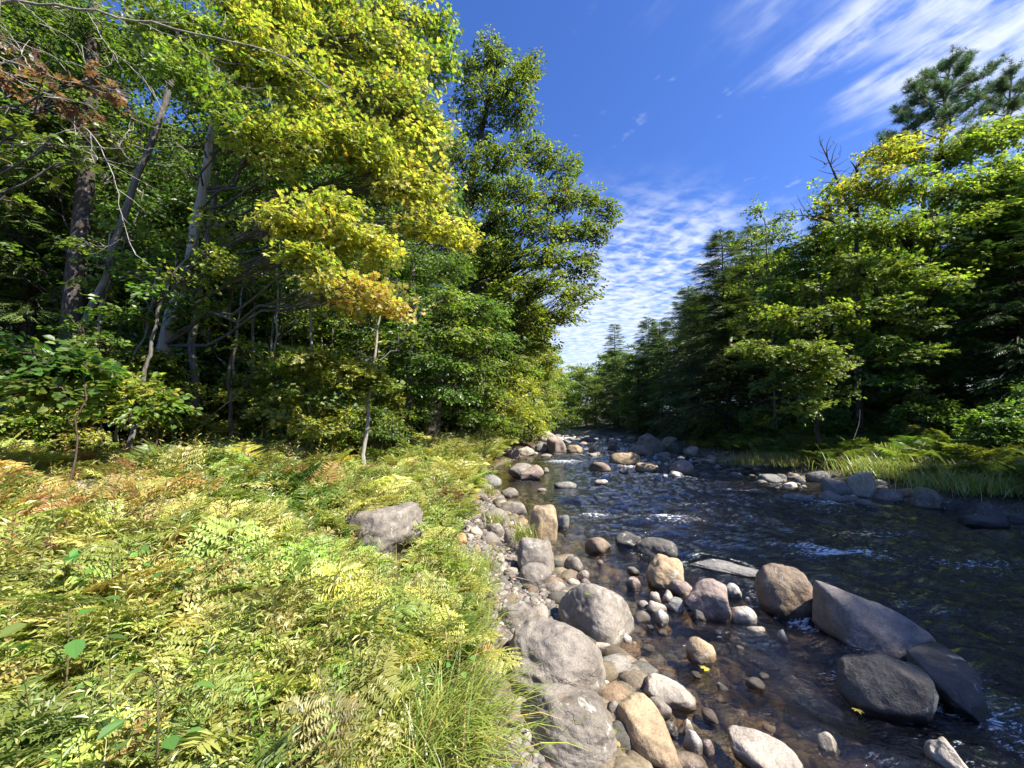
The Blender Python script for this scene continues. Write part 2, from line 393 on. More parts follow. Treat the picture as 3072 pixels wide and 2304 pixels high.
TINT = dict(A=(.235, .21, .18), M=(.20, .178, .165), G=(.205, .183, .16), D=(.085, .08, .074), P=(.37, .33, .28), T=(.33, .25, .16), O=(.42, .235, .115), K=(.27, .215, .19), B=(.20, .155, .115), S=(.185, .182, .178), W=(.48, .46, .42))
FOOT = []                                                # footprints, so that loose stones keep clear
def place_rock(name, px0, px1, py0, py1, kind, tint, label, ratio=.8, tilt=0.0, yaw=0.0, hs=1.0, sub=None, group=None, rise=None):
    cx = (px0 + px1) / 2
    z0 = 0.0
    for _ in range(6):
        p = at(cx, py1, z0 + (.0 if rise is None else rise)); z0 = max(g1(p[0], p[1]), 0.0)
    if rise is not None: z0 = p[2]
    hd = nrm(np.array([p[0], p[1]])); az = math.atan2(p[0], p[1])
    wid = (px1 - px0) / F_PX * p[1] * (.55 + .45 * math.cos(az))
    dpt = wid * ratio
    c = p[:2] + hd * dpt * .46
    dist = np.linalg.norm(c) - .12 * dpt
    d = ray(cx, py0); ztop = CAMZ + d[2] / np.linalg.norm(d[:2]) * dist
    H = min(max(ztop - z0, .13 * wid), 1.1 * wid) * hs
    bury = .45 * H + .03 + (rise or 0)
    s = sub or (6 if wid > .55 and p[1] < 7 else 5 if (px1 - px0) > 90 else 4 if (px1 - px0) > 40 else 3)
    V, T = rock_verts(abs(hash_(label)) % 99991, s, kind)
    V = V * np.array([wid / 2, dpt / 2, (H + bury) / 2])
    if tilt: ct, st = math.cos(tilt), math.sin(tilt); V = np.c_[V[:, 0] * ct - V[:, 2] * st, V[:, 1], V[:, 0] * st + V[:, 2] * ct]
    V[:, 2] += (H - bury) / 2
    o = obj(name, mesh(name, V, T, None, True), M_ROCK, None, (c[0], c[1], z0), -az + yaw)
    o.color = TINT[tint] + (1,)
    tag(o, label, 'rock' if name != 'boulder' else 'boulder', group)
    FOOT.append((c[0], c[1], max(wid, dpt) / 2))
    return o
def hash_(s):
    h = 2166136261
    for ch in s: h = ((h ^ ord(ch)) * 16777619) & 0xffffffff
    return h
ROCKS = [
 # the near left shore
 ('boulder', 1500, 1828, 1883, 2150, 's', 'A', 'broad smooth grey boulder lying flat at the water edge, largest of the near shore', .9, 0, .5),
 ('boulder', 1545, 1852, 2096, 2318, 's', 'A', 'grey boulder with pale lichen specks in front of the broadest flat boulder', .8, 0, -.15),
 ('boulder', 1654, 1888, 1758, 1930, 's', 'A', 'tilted flat-topped grey boulder leaning toward the water past the cobbles', .75, .12, -.55),
 ('boulder', 1552, 1664, 1618, 1740, 'b', 'G', 'upright squarish grey boulder just below the grass tuft on the shore', .8, 0, .1),
 ('rock', 1546, 1655, 1690, 1768, 'r', 'G', 'low rounded grey rock at the foot of the squarish boulder'),
 ('boulder', 1574, 1674, 1516, 1640, 'b', 'T', 'tall sandy coloured block standing by the water behind the grass tuft', .9),
 ('boulder', 1036, 1286, 1512, 1600, 'b', 'G', 'pale-topped grey boulder half sunk among the yellow ferns', .8, .10, .1, .85, None, None, .28),
 ('rock', 1160, 1262, 1580, 1628, 'r', 'T', 'tan rock peeking out of ferns below the half sunk grey boulder'),
 ('rock', 1508, 1604, 1815, 1898, 'b', 'G', 'grey slab stone among the cobbles behind the broadest boulder', .8, .1),
 ('rock', 1438, 1494, 1932, 1988, 'a', 'O', 'orange angular rock left of the broadest shore boulder'),
 ('rock', 1488, 1520, 1952, 1992, 'r', 'B', 'small brown stone touching the orange angular rock'),
 ('rock', 1372, 1418, 1896, 1950, 'r', 'P', 'pale stone at the fern edge left of the orange rock'),
 ('rock', 1410, 1450, 1880, 1926, 'r', 'G', 'grey egg-shaped stone among the gravel behind the orange rock'),
 ('rock', 1452, 1502, 1872, 1912, 'r', 'G', 'grey stone between the slab stone and the orange rock'),
 ('rock', 1380, 1432, 1955, 2010, 'b', 'G', 'grey blunt stone left of the orange rock in fern shade'),
 ('rock', 1436, 1530, 1524, 1580, 'r', 'G', 'rounded grey rock on the shore left of the sandy block', .8),
 ('rock', 1455, 1512, 1570, 1608, 'r', 'G', 'flat grey rock below the rounded one near fern edge'),
 ('rock', 1500, 1582, 1506, 1546, 'a', 'G', 'pointed grey slab behind the sandy block at the water', .9),
 ('rock', 1362, 1404, 1600, 1634, 'a', 'O', 'reddish brown split rock at the edge of the ferns'),
 ('rock', 1418, 1444, 1634, 1664, 'r', 'T', 'small tan stone below the reddish split rock'),
 ('rock', 1436, 1466, 1652, 1680, 'r', 'G', 'small grey stone beside the small tan stone'),
 ('rock', 1512, 1552, 1590, 1640, 'r', 'G', 'grey stone tucked under the grass tuft'),
 ('rock', 1440, 1500, 1596, 1630, 'f', 'G', 'thin flat stone left of the grass tuft'),
 ('rock', 1392, 1424, 2242, 2288, 'r', 'G', 'small grey stone at the bottom edge under overhanging sedge'),
 ('rock', 1416, 1484, 2228, 2320, 'r', 'G', 'oblong grey stone striped by grass shadows at the bottom edge', 1.3, 0, -.3),
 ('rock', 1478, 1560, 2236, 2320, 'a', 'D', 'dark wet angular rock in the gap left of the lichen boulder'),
 ('rock', 1784, 1828, 2284, 2320, 'r', 'P', 'pale stone at the bottom edge right of the lichen boulder'),
 ('rock', 1410, 1468, 2040, 2090, 'b', 'G', 'grey rock in shadow at the left end of the broadest boulder', 1.0),
 ('rock', 1420, 1490, 2095, 2200, 'b', 'G', 'long grey slab under sedge blades left of the broadest boulder', 1.0),
 # stones along the water, near
 ('boulder', 1873, 2017, 2168, 2330, 'b', 'T', 'tan log-shaped boulder lying on its side at the bottom of the view', 1.9, 0, .42),
 ('rock', 2176, 2396, 2236, 2325, 'a', 'P', 'long pale jagged slab at the bottom edge of the water', .55, 0, -.35),
 ('rock', 2000, 2120, 2262, 2325, 'r', 'B', 'brown wet stone at the bottom edge right of the tan log-shaped boulder'),
 ('rock', 1922, 2086, 2052, 2126, 'f', 'P', 'pale oval flat stone in the shallows right of the broadest boulder', .7, 0, -.35),
 ('rock', 1806, 1893, 2112, 2180, 'r', 'G', 'grey oblong stone between the lichen boulder and the row of pale cobbles', .6, 0, -.6),
 ('rock', 1894, 1930, 2122, 2172, 'r', 'P', 'pale upright cobble, leftmost of three in a row in the shallows', 1.3),
 ('rock', 1917, 1968, 2117, 2169, 'r', 'G', 'grey cobble in the middle of three in a row in the shallows', 1.2),
 ('rock', 1954, 2010, 2106, 2162, 'r', 'G', 'oblong grey cobble, rightmost of three in a row in the shallows', 1.3, 0, .4),
 ('rock', 1766, 1800, 2110, 2146, 'r', 'P', 'pale cobble at the right end of the broadest boulder'),
 ('rock', 1772, 1818, 2140, 2170, 'r', 'P', 'flat pale cobble against the side of the lichen boulder'),
 ('rock', 1812, 1850, 2160, 2196, 'r', 'G', 'small grey cobble below the oblong stone by lichen boulder'),
 ('rock', 1990, 2034, 2168, 2206, 'r', 'D', 'dark wet stone behind the tan log-shaped boulder'),
 ('rock', 2048, 2086, 2158, 2204, 'a', 'P', 'pale pointed stone above a white rounded stone in the shallows'),
 ('rock', 2053, 2108, 2200, 2260, 'r', 'W', 'white rounded stone in the shallows left of the jagged slab'),
 ('rock', 2106, 2142, 2222, 2258, 'r', 'K', 'small pinkish stone right of the white rounded stone'),
 ('rock', 1867, 1896, 1904, 1932, 'r', 'W', 'small white stone at the tip of the tilted boulder'),
 ('rock', 1768, 1834, 1926, 1964, 'f', 'P', 'pale half wet stone below the tilted boulder'),
 ('rock', 2062, 2146, 1916, 1986, 'r', 'T', 'rounded tan stone alone in the shallows'),
 ('rock', 2335, 2368, 1884, 1932, 'a', 'P', 'small white upright stone left of the great slanted slab'),
 ('rock', 2238, 2306, 1880, 1910, 'f', 'P', 'thin flat white stone breaking the surface'),
 ('rock', 2196, 2268, 1820, 1870, 'r', 'W', 'pale stone between the pinkish wedge and the brown dome'),
 ('rock', 2180, 2224, 1754, 1794, 'r', 'W', 'bright white stone behind the pinkish wedge rock'),
 ('boulder', 2062, 2188, 1738, 1862, 'a', 'K', 'pinkish grey wedge-shaped rock with a steep left face', .75),
 ('boulder', 1941, 2050, 1674, 1774, 'b', 'T', 'cream and orange striped block sitting in the shallows', .8),
 ('rock', 2010, 2082, 1742, 1792, 'r', 'K', 'mauve rounded stone right of the striped block'),
 ('rock', 2050, 2082, 1776, 1820, 'r', 'B', 'rust spotted stone left of the pinkish wedge'),
 ('rock', 2000, 2052, 1798, 1844, 'b', 'S', 'dark mottled stone among the pale cobbles under the striped block'),
 ('rock', 1950, 1984, 1776, 1811, 'r', 'P', 'pale cobble touching the foot of the striped block'),
 ('rock', 1986, 2021, 1772, 1812, 'r', 'P', 'pale cobble between striped block and mottled stone'),
 ('rock', 1912, 1947, 1802, 1829, 'r', 'P', 'pale cobble, leftmost of those under the striped block'),
 ('rock', 1936, 2000, 1806, 1845, 'r', 'P', 'wide pale cobble in the cluster under the striped block', .7),
 ('rock', 1967, 2006, 1833, 1870, 'r', 'W', 'whitish cobble nearest in the cluster under the striped block'),
 ('rock', 2076, 2118, 1828, 1862, 'r', 'D', 'black wet stone at the foot of the pinkish wedge'),
 ('rock', 1878, 1922, 1733, 1765, 'r', 'K', 'pinkish stone in the water left of the striped block'),
 ('rock', 1880, 1918, 1702, 1720, 'f', 'G', 'thin grey stone breaking the water near the striped block'),
 ('rock', 1693, 1750, 1668, 1720, 'r', 'G', 'rounded grey stone in water right of the squarish boulder'),
 ('rock', 1728, 1768, 1710, 1738, 'f', 'K', 'low pinkish grey stone where the cobbles meet the water'),
 ('rock', 1790, 1812, 1680, 1692, 'f', 'K', 'tiny pink stone in open water'),
 ('rock', 1702, 1744, 1738, 1764, 'r', 'P', 'pale stone at the back of the tilted boulder'),
 ('rock', 1740, 1776, 1736, 1766, 'r', 'K', 'pinkish stone at the back of the tilted boulder'),
 ('rock', 1755, 1832, 1614, 1658, 'f', 'B', 'flat brown rock awash left of the dark angular one'),
 ('rock', 1846, 1928, 1600, 1650, 'a', 'D', 'dark angular rock tilted in the current'),
 ('boulder', 1912, 2030, 1616, 1674, 'r', 'D', 'smooth dark dome-shaped boulder in the current'),
 ('rock', 1670, 1708, 1544, 1588, 'r', 'S', 'dark stone in water at the side of the sandy block'),
 ('boulder', 2066, 2304, 1674, 1728, 'f', 'S', 'long low slate rock nearly under water behind the brown dome', .4, 0, -.1, .6),
 ('boulder', 2276, 2440, 1694, 1846, 'r', 'B', 'brown dome-shaped boulder touching the great slanted slab', .85),
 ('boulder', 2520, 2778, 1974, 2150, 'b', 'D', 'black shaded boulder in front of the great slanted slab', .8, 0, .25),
 ('rock', 2458, 2514, 2206, 2252, 'a', 'P', 'pale ridge of a mostly sunken stone near the bottom'),
 ('rock', 2790, 2892, 2232, 2325, 'b', 'P', 'sunlit pale stone in the bottom right corner of the water', .8, 0, -.4),
 # middle of the river and the left shore beyond
 ('boulder', 1524, 1604, 1390, 1434, 'r', 'G', 'left hump of a split boulder in the slack water', .8),
 ('boulder', 1560, 1632, 1394, 1442, 'a', 'K', 'pale right wedge leaning on the split boulder in slack water', .8),
 ('rock', 1626, 1648, 1402, 1418, 'r', 'G', 'small grey stone right of the split boulder'),
 ('rock', 1450, 1486, 1364, 1420, 'a', 'K', 'upright pinkish stone against the fern bank'),
 ('boulder', 1428, 1506, 1424, 1464, 'r', 'S', 'dark rounded rock against the fern bank below the upright pinkish stone', .8),
 ('rock', 1440, 1482, 1450, 1470, 'f', 'G', 'flat ledge stone in front of the dark rounded rock'),
 ('rock', 1505, 1556, 1464, 1493, 'r', 'G', 'grey loaf-shaped stone in slack water'),
 ('rock', 1504, 1560, 1340, 1376, 'b', 'K', 'pinkish bank stone under overhanging yellow ferns'),
 ('rock', 1552, 1604, 1340, 1368, 'r', 'P', 'pale stone at the bend of the left shore'),
 ('boulder', 1640, 1702, 1312, 1358, 'b', 'K', 'large pale boulder at the point of the left shore', .9),
 ('rock', 1604, 1646, 1330, 1356, 'r', 'S', 'dark round rock left of the pale boulder on the point'),
 ('rock', 1698, 1748, 1334, 1360, 'f', 'T', 'tan flat rock right of the pale boulder on the point'),
 ('rock', 1614, 1668, 1294, 1326, 'b', 'P', 'pale rock behind the large boulder on the point'),
 ('rock', 1765, 1808, 1334, 1360, 'r', 'S', 'grey dome rock in midstream'),
 ('rock', 1820, 1860, 1332, 1358, 'r', 'D', 'dark dome rock in midstream'),
 ('rock', 1740, 1790, 1312, 1328, 'f', 'D', 'dark low rock far up the stream'),
 ('rock', 1765, 1832, 1386, 1418, 'r', 'B', 'brown topped rock in midstream below the long tan rock'),
 ('boulder', 1824, 1922, 1358, 1394, 'b', 'T', 'long tan rock in midstream', .6, .06),
 ('boulder', 1888, 1956, 1335, 1370, 'b', 'K', 'pale flat-topped boulder in front of the tallest far boulder', .8),
 ('boulder', 1906, 1998, 1300, 1358, 'r', 'G', 'tallest rounded boulder at the far side of the river', .8),
 ('rock', 1998, 2050, 1328, 1362, 'r', 'D', 'dark round rock right of the tallest far boulder'),
 ('rock', 2046, 2096, 1338, 1364, 'a', 'P', 'pale split rock at the far bank beside sunlit grass'),
 ('rock', 1980, 2040, 1310, 1322, 'f', 'P', 'pale flat ledge behind the tallest far boulder'),
 ('rock', 1904, 1975, 1390, 1418, 'b', 'T', 'tan oblong stone in midstream left of a rounded pair'),
 ('boulder', 2006, 2080, 1382, 1426, 'r', 'K', 'rounded pale boulder in front of the far stones', .8),
 ('rock', 1976, 2006, 1394, 1424, 'a', 'D', 'dark stone left of the rounded pale boulder'),
 ('rock', 2004, 2052, 1414, 1431, 'f', 'W', 'flat white stone below the rounded pale boulder'),
 ('rock', 1856, 1884, 1402, 1418, 'a', 'S', 'small pointed stone in midstream'),
 ('boulder', 1662, 1730, 1445, 1464, 'f', 'S', 'low greenish grey hump just above the surface', .5),
 ('rock', 1782, 1824, 1438, 1455, 'f', 'P', 'low pale hump in midstream'),
 ('rock', 1612, 1640, 1465, 1474, 'f', 'P', 'tiny pale hump near the loaf-shaped stone'),
 # the right bank
 ('rock', 2276, 2345, 1422, 1448, 'r', 'S', 'grey stone at the left end of the right shore stones'),
 ('rock', 2330, 2360, 1422, 1442, 'r', 'S', 'little round stone beside the leftmost shore stone'),
 ('rock', 2348, 2392, 1446, 1463, 'f', 'W', 'bright white flat stone on the right shore'),
 ('rock', 2362, 2404, 1420, 1438, 'r', 'G', 'grey stone behind the bright white flat stone'),
 ('rock', 2384, 2416, 1430, 1450, 'r', 'S', 'slate stone left of the big rounded shore rock'),
 ('boulder', 2420, 2490, 1412, 1448, 'r', 'S', 'big smooth grey rock at the foot of the sedge on the right shore', .8),
 ('boulder', 2466, 2552, 1440, 1490, 'r', 'S', 'dark slanting smooth rock at the right water edge', .6, -.35),
 ('boulder', 2460, 2536, 1474, 1508, 'r', 'G', 'grey rock awash in front of the slanting smooth rock', .8),
 ('boulder', 2336, 2440, 1480, 1503, 'f', 'S', 'long wet flat rock just breaking the surface off the right shore', .4),
 ('rock', 2418, 2450, 1484, 1500, 'r', 'G', 'small wet stone at the end of the long flat rock'),
 ('boulder', 2546, 2622, 1396, 1464, 'b', 'P', 'pale lichened boulder half hidden by the tallest sedge', .8),
 ('rock', 2510, 2552, 1414, 1442, 'r', 'K', 'reddish stone left of the pale lichened boulder'),
 ('boulder', 2628, 2704, 1466, 1507, 'r', 'G', 'rounded grey rock in the water below the tallest sedge', .8),
 ('rock', 2608, 2630, 1480, 1496, 'r', 'G', 'little grey stone left of the rounded rock below the sedge'),
 ('boulder', 2740, 2824, 1464, 1508, 'b', 'G', 'humped grey rock at the water edge beneath grass on the right', .8),
 ('boulder', 2816, 2896, 1494, 1535, 'r', 'D', 'dark wet rock with a white water line on the right', .7),
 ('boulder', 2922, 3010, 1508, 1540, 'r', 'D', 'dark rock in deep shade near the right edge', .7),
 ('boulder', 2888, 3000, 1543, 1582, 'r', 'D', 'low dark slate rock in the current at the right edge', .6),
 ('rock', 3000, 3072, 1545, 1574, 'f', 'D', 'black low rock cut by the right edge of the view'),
 # rocks under the trees and in ferns
 ('boulder', 196, 362, 1436, 1486, 'b', 'P', 'pale mossy rock at the left forest edge behind ferns', .7),
 ('rock', 1340, 1384, 1306, 1334, 'r', 'P', 'pale stone in the ferns right of the thick oak trunk'),
 ('rock', 1072, 1124, 1368, 1404, 'r', 'P', 'pale stone showing through the ferns left of the shore'),
 ('rock', 1190, 1240, 1840, 1880, 'r', 'G', 'grey stone glimpsed under the near ferns'),
]
for r_ in ROCKS:
    nm, x0, x1, y0, y1, k, t, lab = r_[:8]; o_ = list(r_[8:]) + [.8, 0, 0, 1.0][len(r_) - 8:]
    place_rock(nm, x0, x1, y0, y1, k, t, lab, *o_)

# the great slanted slab: a wedge with a high ridge, a steep dark end and a low tail running into the water
def hull_rock(pts, tint, label, seed, sub=6, sharp=60, rough=.02):
    pts = np.array(pts); b = np.array([pts[:, 0].mean(), pts[:, 1].mean(), 0])
    V, T = hull_verts(seed, sub, pts - b, sharp, rough)
    o = obj('boulder', mesh('boulder', V, T, None, True), M_ROCK, None, tuple(b)); o.color = TINT[tint] + (1,)
    tag(o, label, 'boulder'); FOOT.append((b[0], b[1], np.ptp(pts[:, 0]) / 2)); return o
hull_rock([at(2437, 1865, -.12), at(2437, 1865, .02), at(2556, 1964, -.12), at(2556, 1964, .0), at(2447, 1742, .44), at(2552, 1838, .30), at(2545, 1775, .40), at(2640, 1806, .35), at(2730, 1856, .27), at(2805, 1905, .18),
           at(2830, 1985, -.06), at(2720, 1992, .02), at(2630, 1990, -.02), (2.95, 3.5, -.15), (3.02, 4.05, -.15), (3.35, 3.8, -.15), (3.62, 3.5, -.15), (2.9, 4.0, .25)], 'M',
          'great slanted slab with a steep dark end and pinkish sunlit face', 11)
hull_rock([at(2715, 1945, .16), at(2800, 1915, .15), at(2890, 1975, .13), at(2940, 2030, .10), at(2960, 2110, .03), at(2990, 2210, -.1), at(2870, 2150, -.05), at(2760, 2060, -.08), at(2720, 2010, .05), (3.42, 3.05, -.15), at(2840, 2080, .14)], 'D',
          'dark low tail rock running into the water below the great slab', 12)

# loose cobbles between ferns and boulders: each a thing of its own; copies share ten meshes
COB = [mesh('cobble', *rock_verts(500 + i, 3, 'rrbrrfbr ra'.replace(' ', '')[i % 9]), None, True) for i in range(10)]
for mcob in COB: mcob.materials.append(M_PEBBLE)
tints = ['G', 'G', 'P', 'K', 'G', 'T', 'S', 'B', 'P', 'W']
def loose(cnt, sampler, smin, smax, label, group, clear=.95, name='cobble', low=-9):
    k = 0; tries = 0
    while k < cnt and tries < cnt * 60:
        tries += 1
        x, y = sampler(); s = smin + (smax - smin) * rng.random() ** 2.2
        if any((x - fx) ** 2 + (y - fy) ** 2 < (fr * clear + s * .3) ** 2 for fx, fy, fr in FOOT): continue
        FOOT.append((x, y, s * .42)); k += 1
        z = max(g1(x, y), low * s)
        o = bpy.data.objects.new(name, COB[rng.integers(10)]); COL.objects.link(o)
        o.location = (x, y, z + s * .12); o.rotation_euler = (rng.normal(0, .25), rng.normal(0, .25), rng.uniform(0, 6.28))
        o.scale = (s * .5, s * rng.uniform(.34, .46), s * rng.uniform(.24, .36))
        t = np.array(TINT[tints[rng.integers(10)]]) * rng.uniform(.8, 1.2); o.color = tuple(t) + (1,)
        tag(o, label, 'stone', group)
def s_near():
    y = 2.0 + 5.5 * rng.random() ** 1.25; a, b = xfern(y) - .1, xl(y) + .22
    return a + (b - a) * rng.random(), y
loose(262, s_near, .055, .21, 'one of the many small loose stones heaped along the near left shore', 'small loose stones on the near left shore')
def s_shal():
    y = rng.uniform(1.9, 4.2); return xl(y) + .15 + 1.1 * rng.random() ** 1.5, y
loose(24, s_shal, .07, .16, 'small stone poking out of the clear shallows close to the near shore', 'small stones in the near shallows', low=-.16)
def s_right():
    y = rng.uniform(9, 21); return xr(y) - .5 + rng.normal(0, .6), y
loose(95, s_right, .14, .5, 'one of the stones strewn along the foot of the right bank', 'stones along the foot of the right bank', name='shore_stone', low=-.14)
def s_riffle():
    y = rng.uniform(20, 46); return rng.uniform(xl(y) + .2, xr(y) - .2), y
loose(150, s_riffle, .25, .9, 'one of the stones scattered through the far riffle where the river narrows', 'stones in the far riffle', name='riffle_stone', low=-.12)

def stone_stuff(name, cnt, sampler, smin, smax, cols, label, sub=2, flat=.6):
    g = Geo(); base = [rock_verts(800 + i, sub, 'r') for i in range(8)]
    xy = np.array([sampler() for _ in range(cnt)]); z = ground(xy[:, 0], xy[:, 1]); s = smin + (smax - smin) * rng.random(cnt) ** 2
    for i in range(cnt):
        V, T = base[i % 8]; a = rng.uniform(0, 6.28); ca_, sa_ = math.cos(a), math.sin(a)
        W = V * s[i] * np.array([.5, .38, .5 * flat])
        g.add(np.c_[W[:, 0] * ca_ - W[:, 1] * sa_, W[:, 0] * sa_ + W[:, 1] * ca_, W[:, 2]] + (xy[i, 0], xy[i, 1], z[i] + s[i] * .06), T, np.array(cols[rng.integers(len(cols))]) * rng.uniform(.7, 1.25))
    tag(g.build(name, M_GRAVEL, None, True), label, kind='stuff')
def s_bed():
    y = 1.6 + 9 * rng.random() ** 1.5; return xl(y) - .1 + 3.6 * rng.random() ** 1.3, y
stone_stuff('streambed_stones', 2600, s_bed, .06, .32, [(.17, .135, .085), (.14, .11, .075), (.22, .175, .12), (.11, .10, .08), (.19, .17, .14), (.21, .145, .09)], 'brown stones covering the bed under the clear shallow water')
def s_grav():
    y = 1.7 + 8 * rng.random() ** 1.4; a, b = xfern(y) - .25, xl(y) + .1
    return a + (b - a) * rng.random(), y
stone_stuff('gravel', 4200, s_grav, .02, .10, [(.22, .195, .17), (.16, .145, .13), (.28, .25, .21), (.20, .155, .12), (.12, .115, .11)], 'fine gravel filling the gaps between shore stones', 1)
# water: a rippled sheet between the banks, clear in the shallows, with broken foam where it runs over stones
def wy_pts():
    ys = [-8.0]
    while ys[-1] < 260: ys.append(ys[-1] + max(.028, .011 * abs(ys[-1] - .5)))
    return np.array(ys)
wy = wy_pts(); ws = np.linspace(0, 1, 250)
WY, WS = np.meshgrid(wy, ws, indexing='ij')
WX = (xl(WY) - .9) * (1 - WS) + (xr(WY) + .7) * WS
dl = WX - xl(WY); dr = xr(WY) - WX
def waves(x, y):
    z = np.zeros_like(x); r2 = np.random.default_rng(3)
    for i in range(26):
        lam = .14 * 1.17 ** i if i < 15 else .2 + .06 * (i - 15)
        th = r2.normal(1.15, .55)                       # crests lie mostly across the current
        k = 2 * np.pi / lam; kx, ky = k * math.cos(th), k * math.sin(th)
        ph = r2.uniform(0, 6.28)
        ph2 = 1.1 * np.sin(.9 * x + 1.3 * y + i) + .8 * np.sin(2.3 * x - 1.7 * y + 2 * i)
        z += (.0068 * lam ** .9) * np.sin(kx * x + ky * y + ph + ph2 * 1.4) * (.55 + .45 * np.sin(.7 * x + .5 * y + i * 1.7))
    return z
flow = .42 + .7 * sst((dl - .7) / 1.7) + .25 * sst((WY - 9) / 8)          # slack water by the left shore
calm = sst((WY - 9) / 3) * (1 - sst((WY - 16) / 4)) * (1 - sst((dl - 2.2) / 1.6)); flow = flow * (1 - .75 * calm)
FOAM = [(2520, 1660, .55, .12, 1.), (2420, 1640, .3, .08, .6), (2000, 1555, .5, .18, .8), (1800, 1545, .5, .15, .7), (2250, 1500, .7, .12, .5), (2120, 1515, .5, .1, .6),
        (2600, 1600, .6, .12, .45), (1680, 1385, .9, .3, .8), (1900, 1400, .9, .25, .6), (2200, 1470, .5, .1, .6), (2860, 1530, .35, .05, .8), (2960, 1545, .35, .05, .8),
        (2790, 2100, .2, .05, .5), (2900, 1700, .7, .15, .5), (1800, 1345, 2., .8, .7), (1700, 1315, 3., 1.6, .8), (1960, 1425, .6, .2, .6), (2740, 1500, .3, .05, .7), (2500, 1510, .4, .07, .7)]
foam = .10 + .16 * sst((dl - 1.6) / 2) * sst(dr / 1.5) + .18 * sst((WY - 17) / 6); bump_z = np.zeros_like(WX)
for px, py, sx, sy, st in FOAM:
    p0 = at(px, py); e = np.exp(-((WX - p0[0]) / sx) ** 2 - ((WY - p0[1]) / sy / 1.5) ** 2)
    foam += st * e; bump_z += .03 * st * e
for fx, fy, fr_ in FOOT:
    if fr_ > .10 and 2.6 < fy < 45 and fx - xl(fy) > .75 and xr(fy) - fx > .2:
        d_ = np.hypot(WX - fx, (WY - fy) * .9); foam += .5 * np.exp(-((d_ - fr_ * 1.02) / (.05 + .05 * fr_)) ** 2) * np.clip(.25 + (WY - fy) / (fr_ + .01) * .8, 0, 1)
        foam += .30 * np.exp(-((WX - fx) / (fr_ * .7)) ** 2 - ((WY - fy + fr_ * 1.9) / (fr_ * 1.3)) ** 2)
WZ = waves(WX, WY) * flow * 3.0 + bump_z
WZ = WZ * sst(dl / .3 + 1.0) - .0
depth = np.clip(-ground(WX, WY), .01, 1)
nx, ny = WX.shape[1], WX.shape[0]
ii, jj = np.meshgrid(np.arange(nx - 1), np.arange(ny - 1)); a = (jj * nx + ii).ravel()
Q = np.stack([a, a + 1, a + 1 + nx, a + nx], 1)
m, n = material('river_water')
geo = n.n('ShaderNodeNewGeometry'); pv = geo.outputs['Position']
dep = n.n('ShaderNodeAttribute', attribute_name='depth').outputs['Fac']; fo = n.n('ShaderNodeAttribute', attribute_name='foam').outputs['Fac']
fl = n.n('ShaderNodeAttribute', attribute_name='flow').outputs['Fac']
mp = n.n('ShaderNodeMapping', ins={'Vector': pv, 'Rotation': (0, 0, R(-24)), 'Scale': (3.2, 8.5, 4)})
mp2 = n.n('ShaderNodeMapping', ins={'Vector': pv, 'Rotation': (0, 0, R(12)), 'Scale': (14, 34, 10)})
w1 = n.noise(mp.outputs[0], 1.0, 5, .6, .8); w2 = n.noise(mp2.outputs[0], 1.0, 4, .6, .5)
hgt = n.math('MULTIPLY', n.math('ADD', n.math('MULTIPLY', w1, .9), n.math('MULTIPLY', w2, .35)), fl)
b = n.n('ShaderNodeBump', ins={'Strength': 1.0, 'Distance': .085, 'Height': hgt})
tint = n.ramp(n.math('MULTIPLY', dep, 1.6), [(0, (.96, .94, .90)), (.3, (.72, .64, .50)), (.65, (.27, .22, .15)), (1, (.09, .075, .055))])
tr = n.n('ShaderNodeBsdfTransparent', ins={'Color': tint})
gl = n.n('ShaderNodeBsdfGlossy', ins={'Color': (1, 1, 1, 1), 'Roughness': .035, 'Normal': b.outputs[0]})
fr = n.n('ShaderNodeFresnel', ins={0: 1.42, 'Normal': b.outputs[0]})
s = n.n('ShaderNodeMixShader', ins={0: n.math('MULTIPLY', fr.outputs[0], 1.3, clamp=True), 1: tr.outputs[0], 2: gl.outputs[0]})
fd = n.n('ShaderNodeBsdfDiffuse', ins={'Color': (.75, .78, .8, 1)})
mp3 = n.n('ShaderNodeMapping', ins={'Vector': pv, 'Rotation': (0, 0, R(-15)), 'Scale': (5, 14, 5)})
fm = n.mapr(n.math('ADD', n.noise(mp3.outputs[0], 2.6, 5, .72, .6), n.math('MULTIPLY', fo, .24)), .67, .80)
fm = n.math('MULTIPLY', fm, n.mapr(fo, .05, .45))
s2 = n.n('ShaderNodeMixShader', ins={0: n.math('MULTIPLY', fm, .85), 1: s.outputs[0], 2: fd.outputs[0]})
n.n('ShaderNodeOutputMaterial', ins={0: s2.outputs[0]})
tag(obj('water', mesh('water', np.stack([WX, WY, WZ], -1).reshape(-1, 3), Q, None, True,
    {'depth': depth.ravel(), 'foam': foam.ravel(), 'flow': flow.ravel()}), m), kind='structure', label='shallow clear river running over stones between wooded banks')
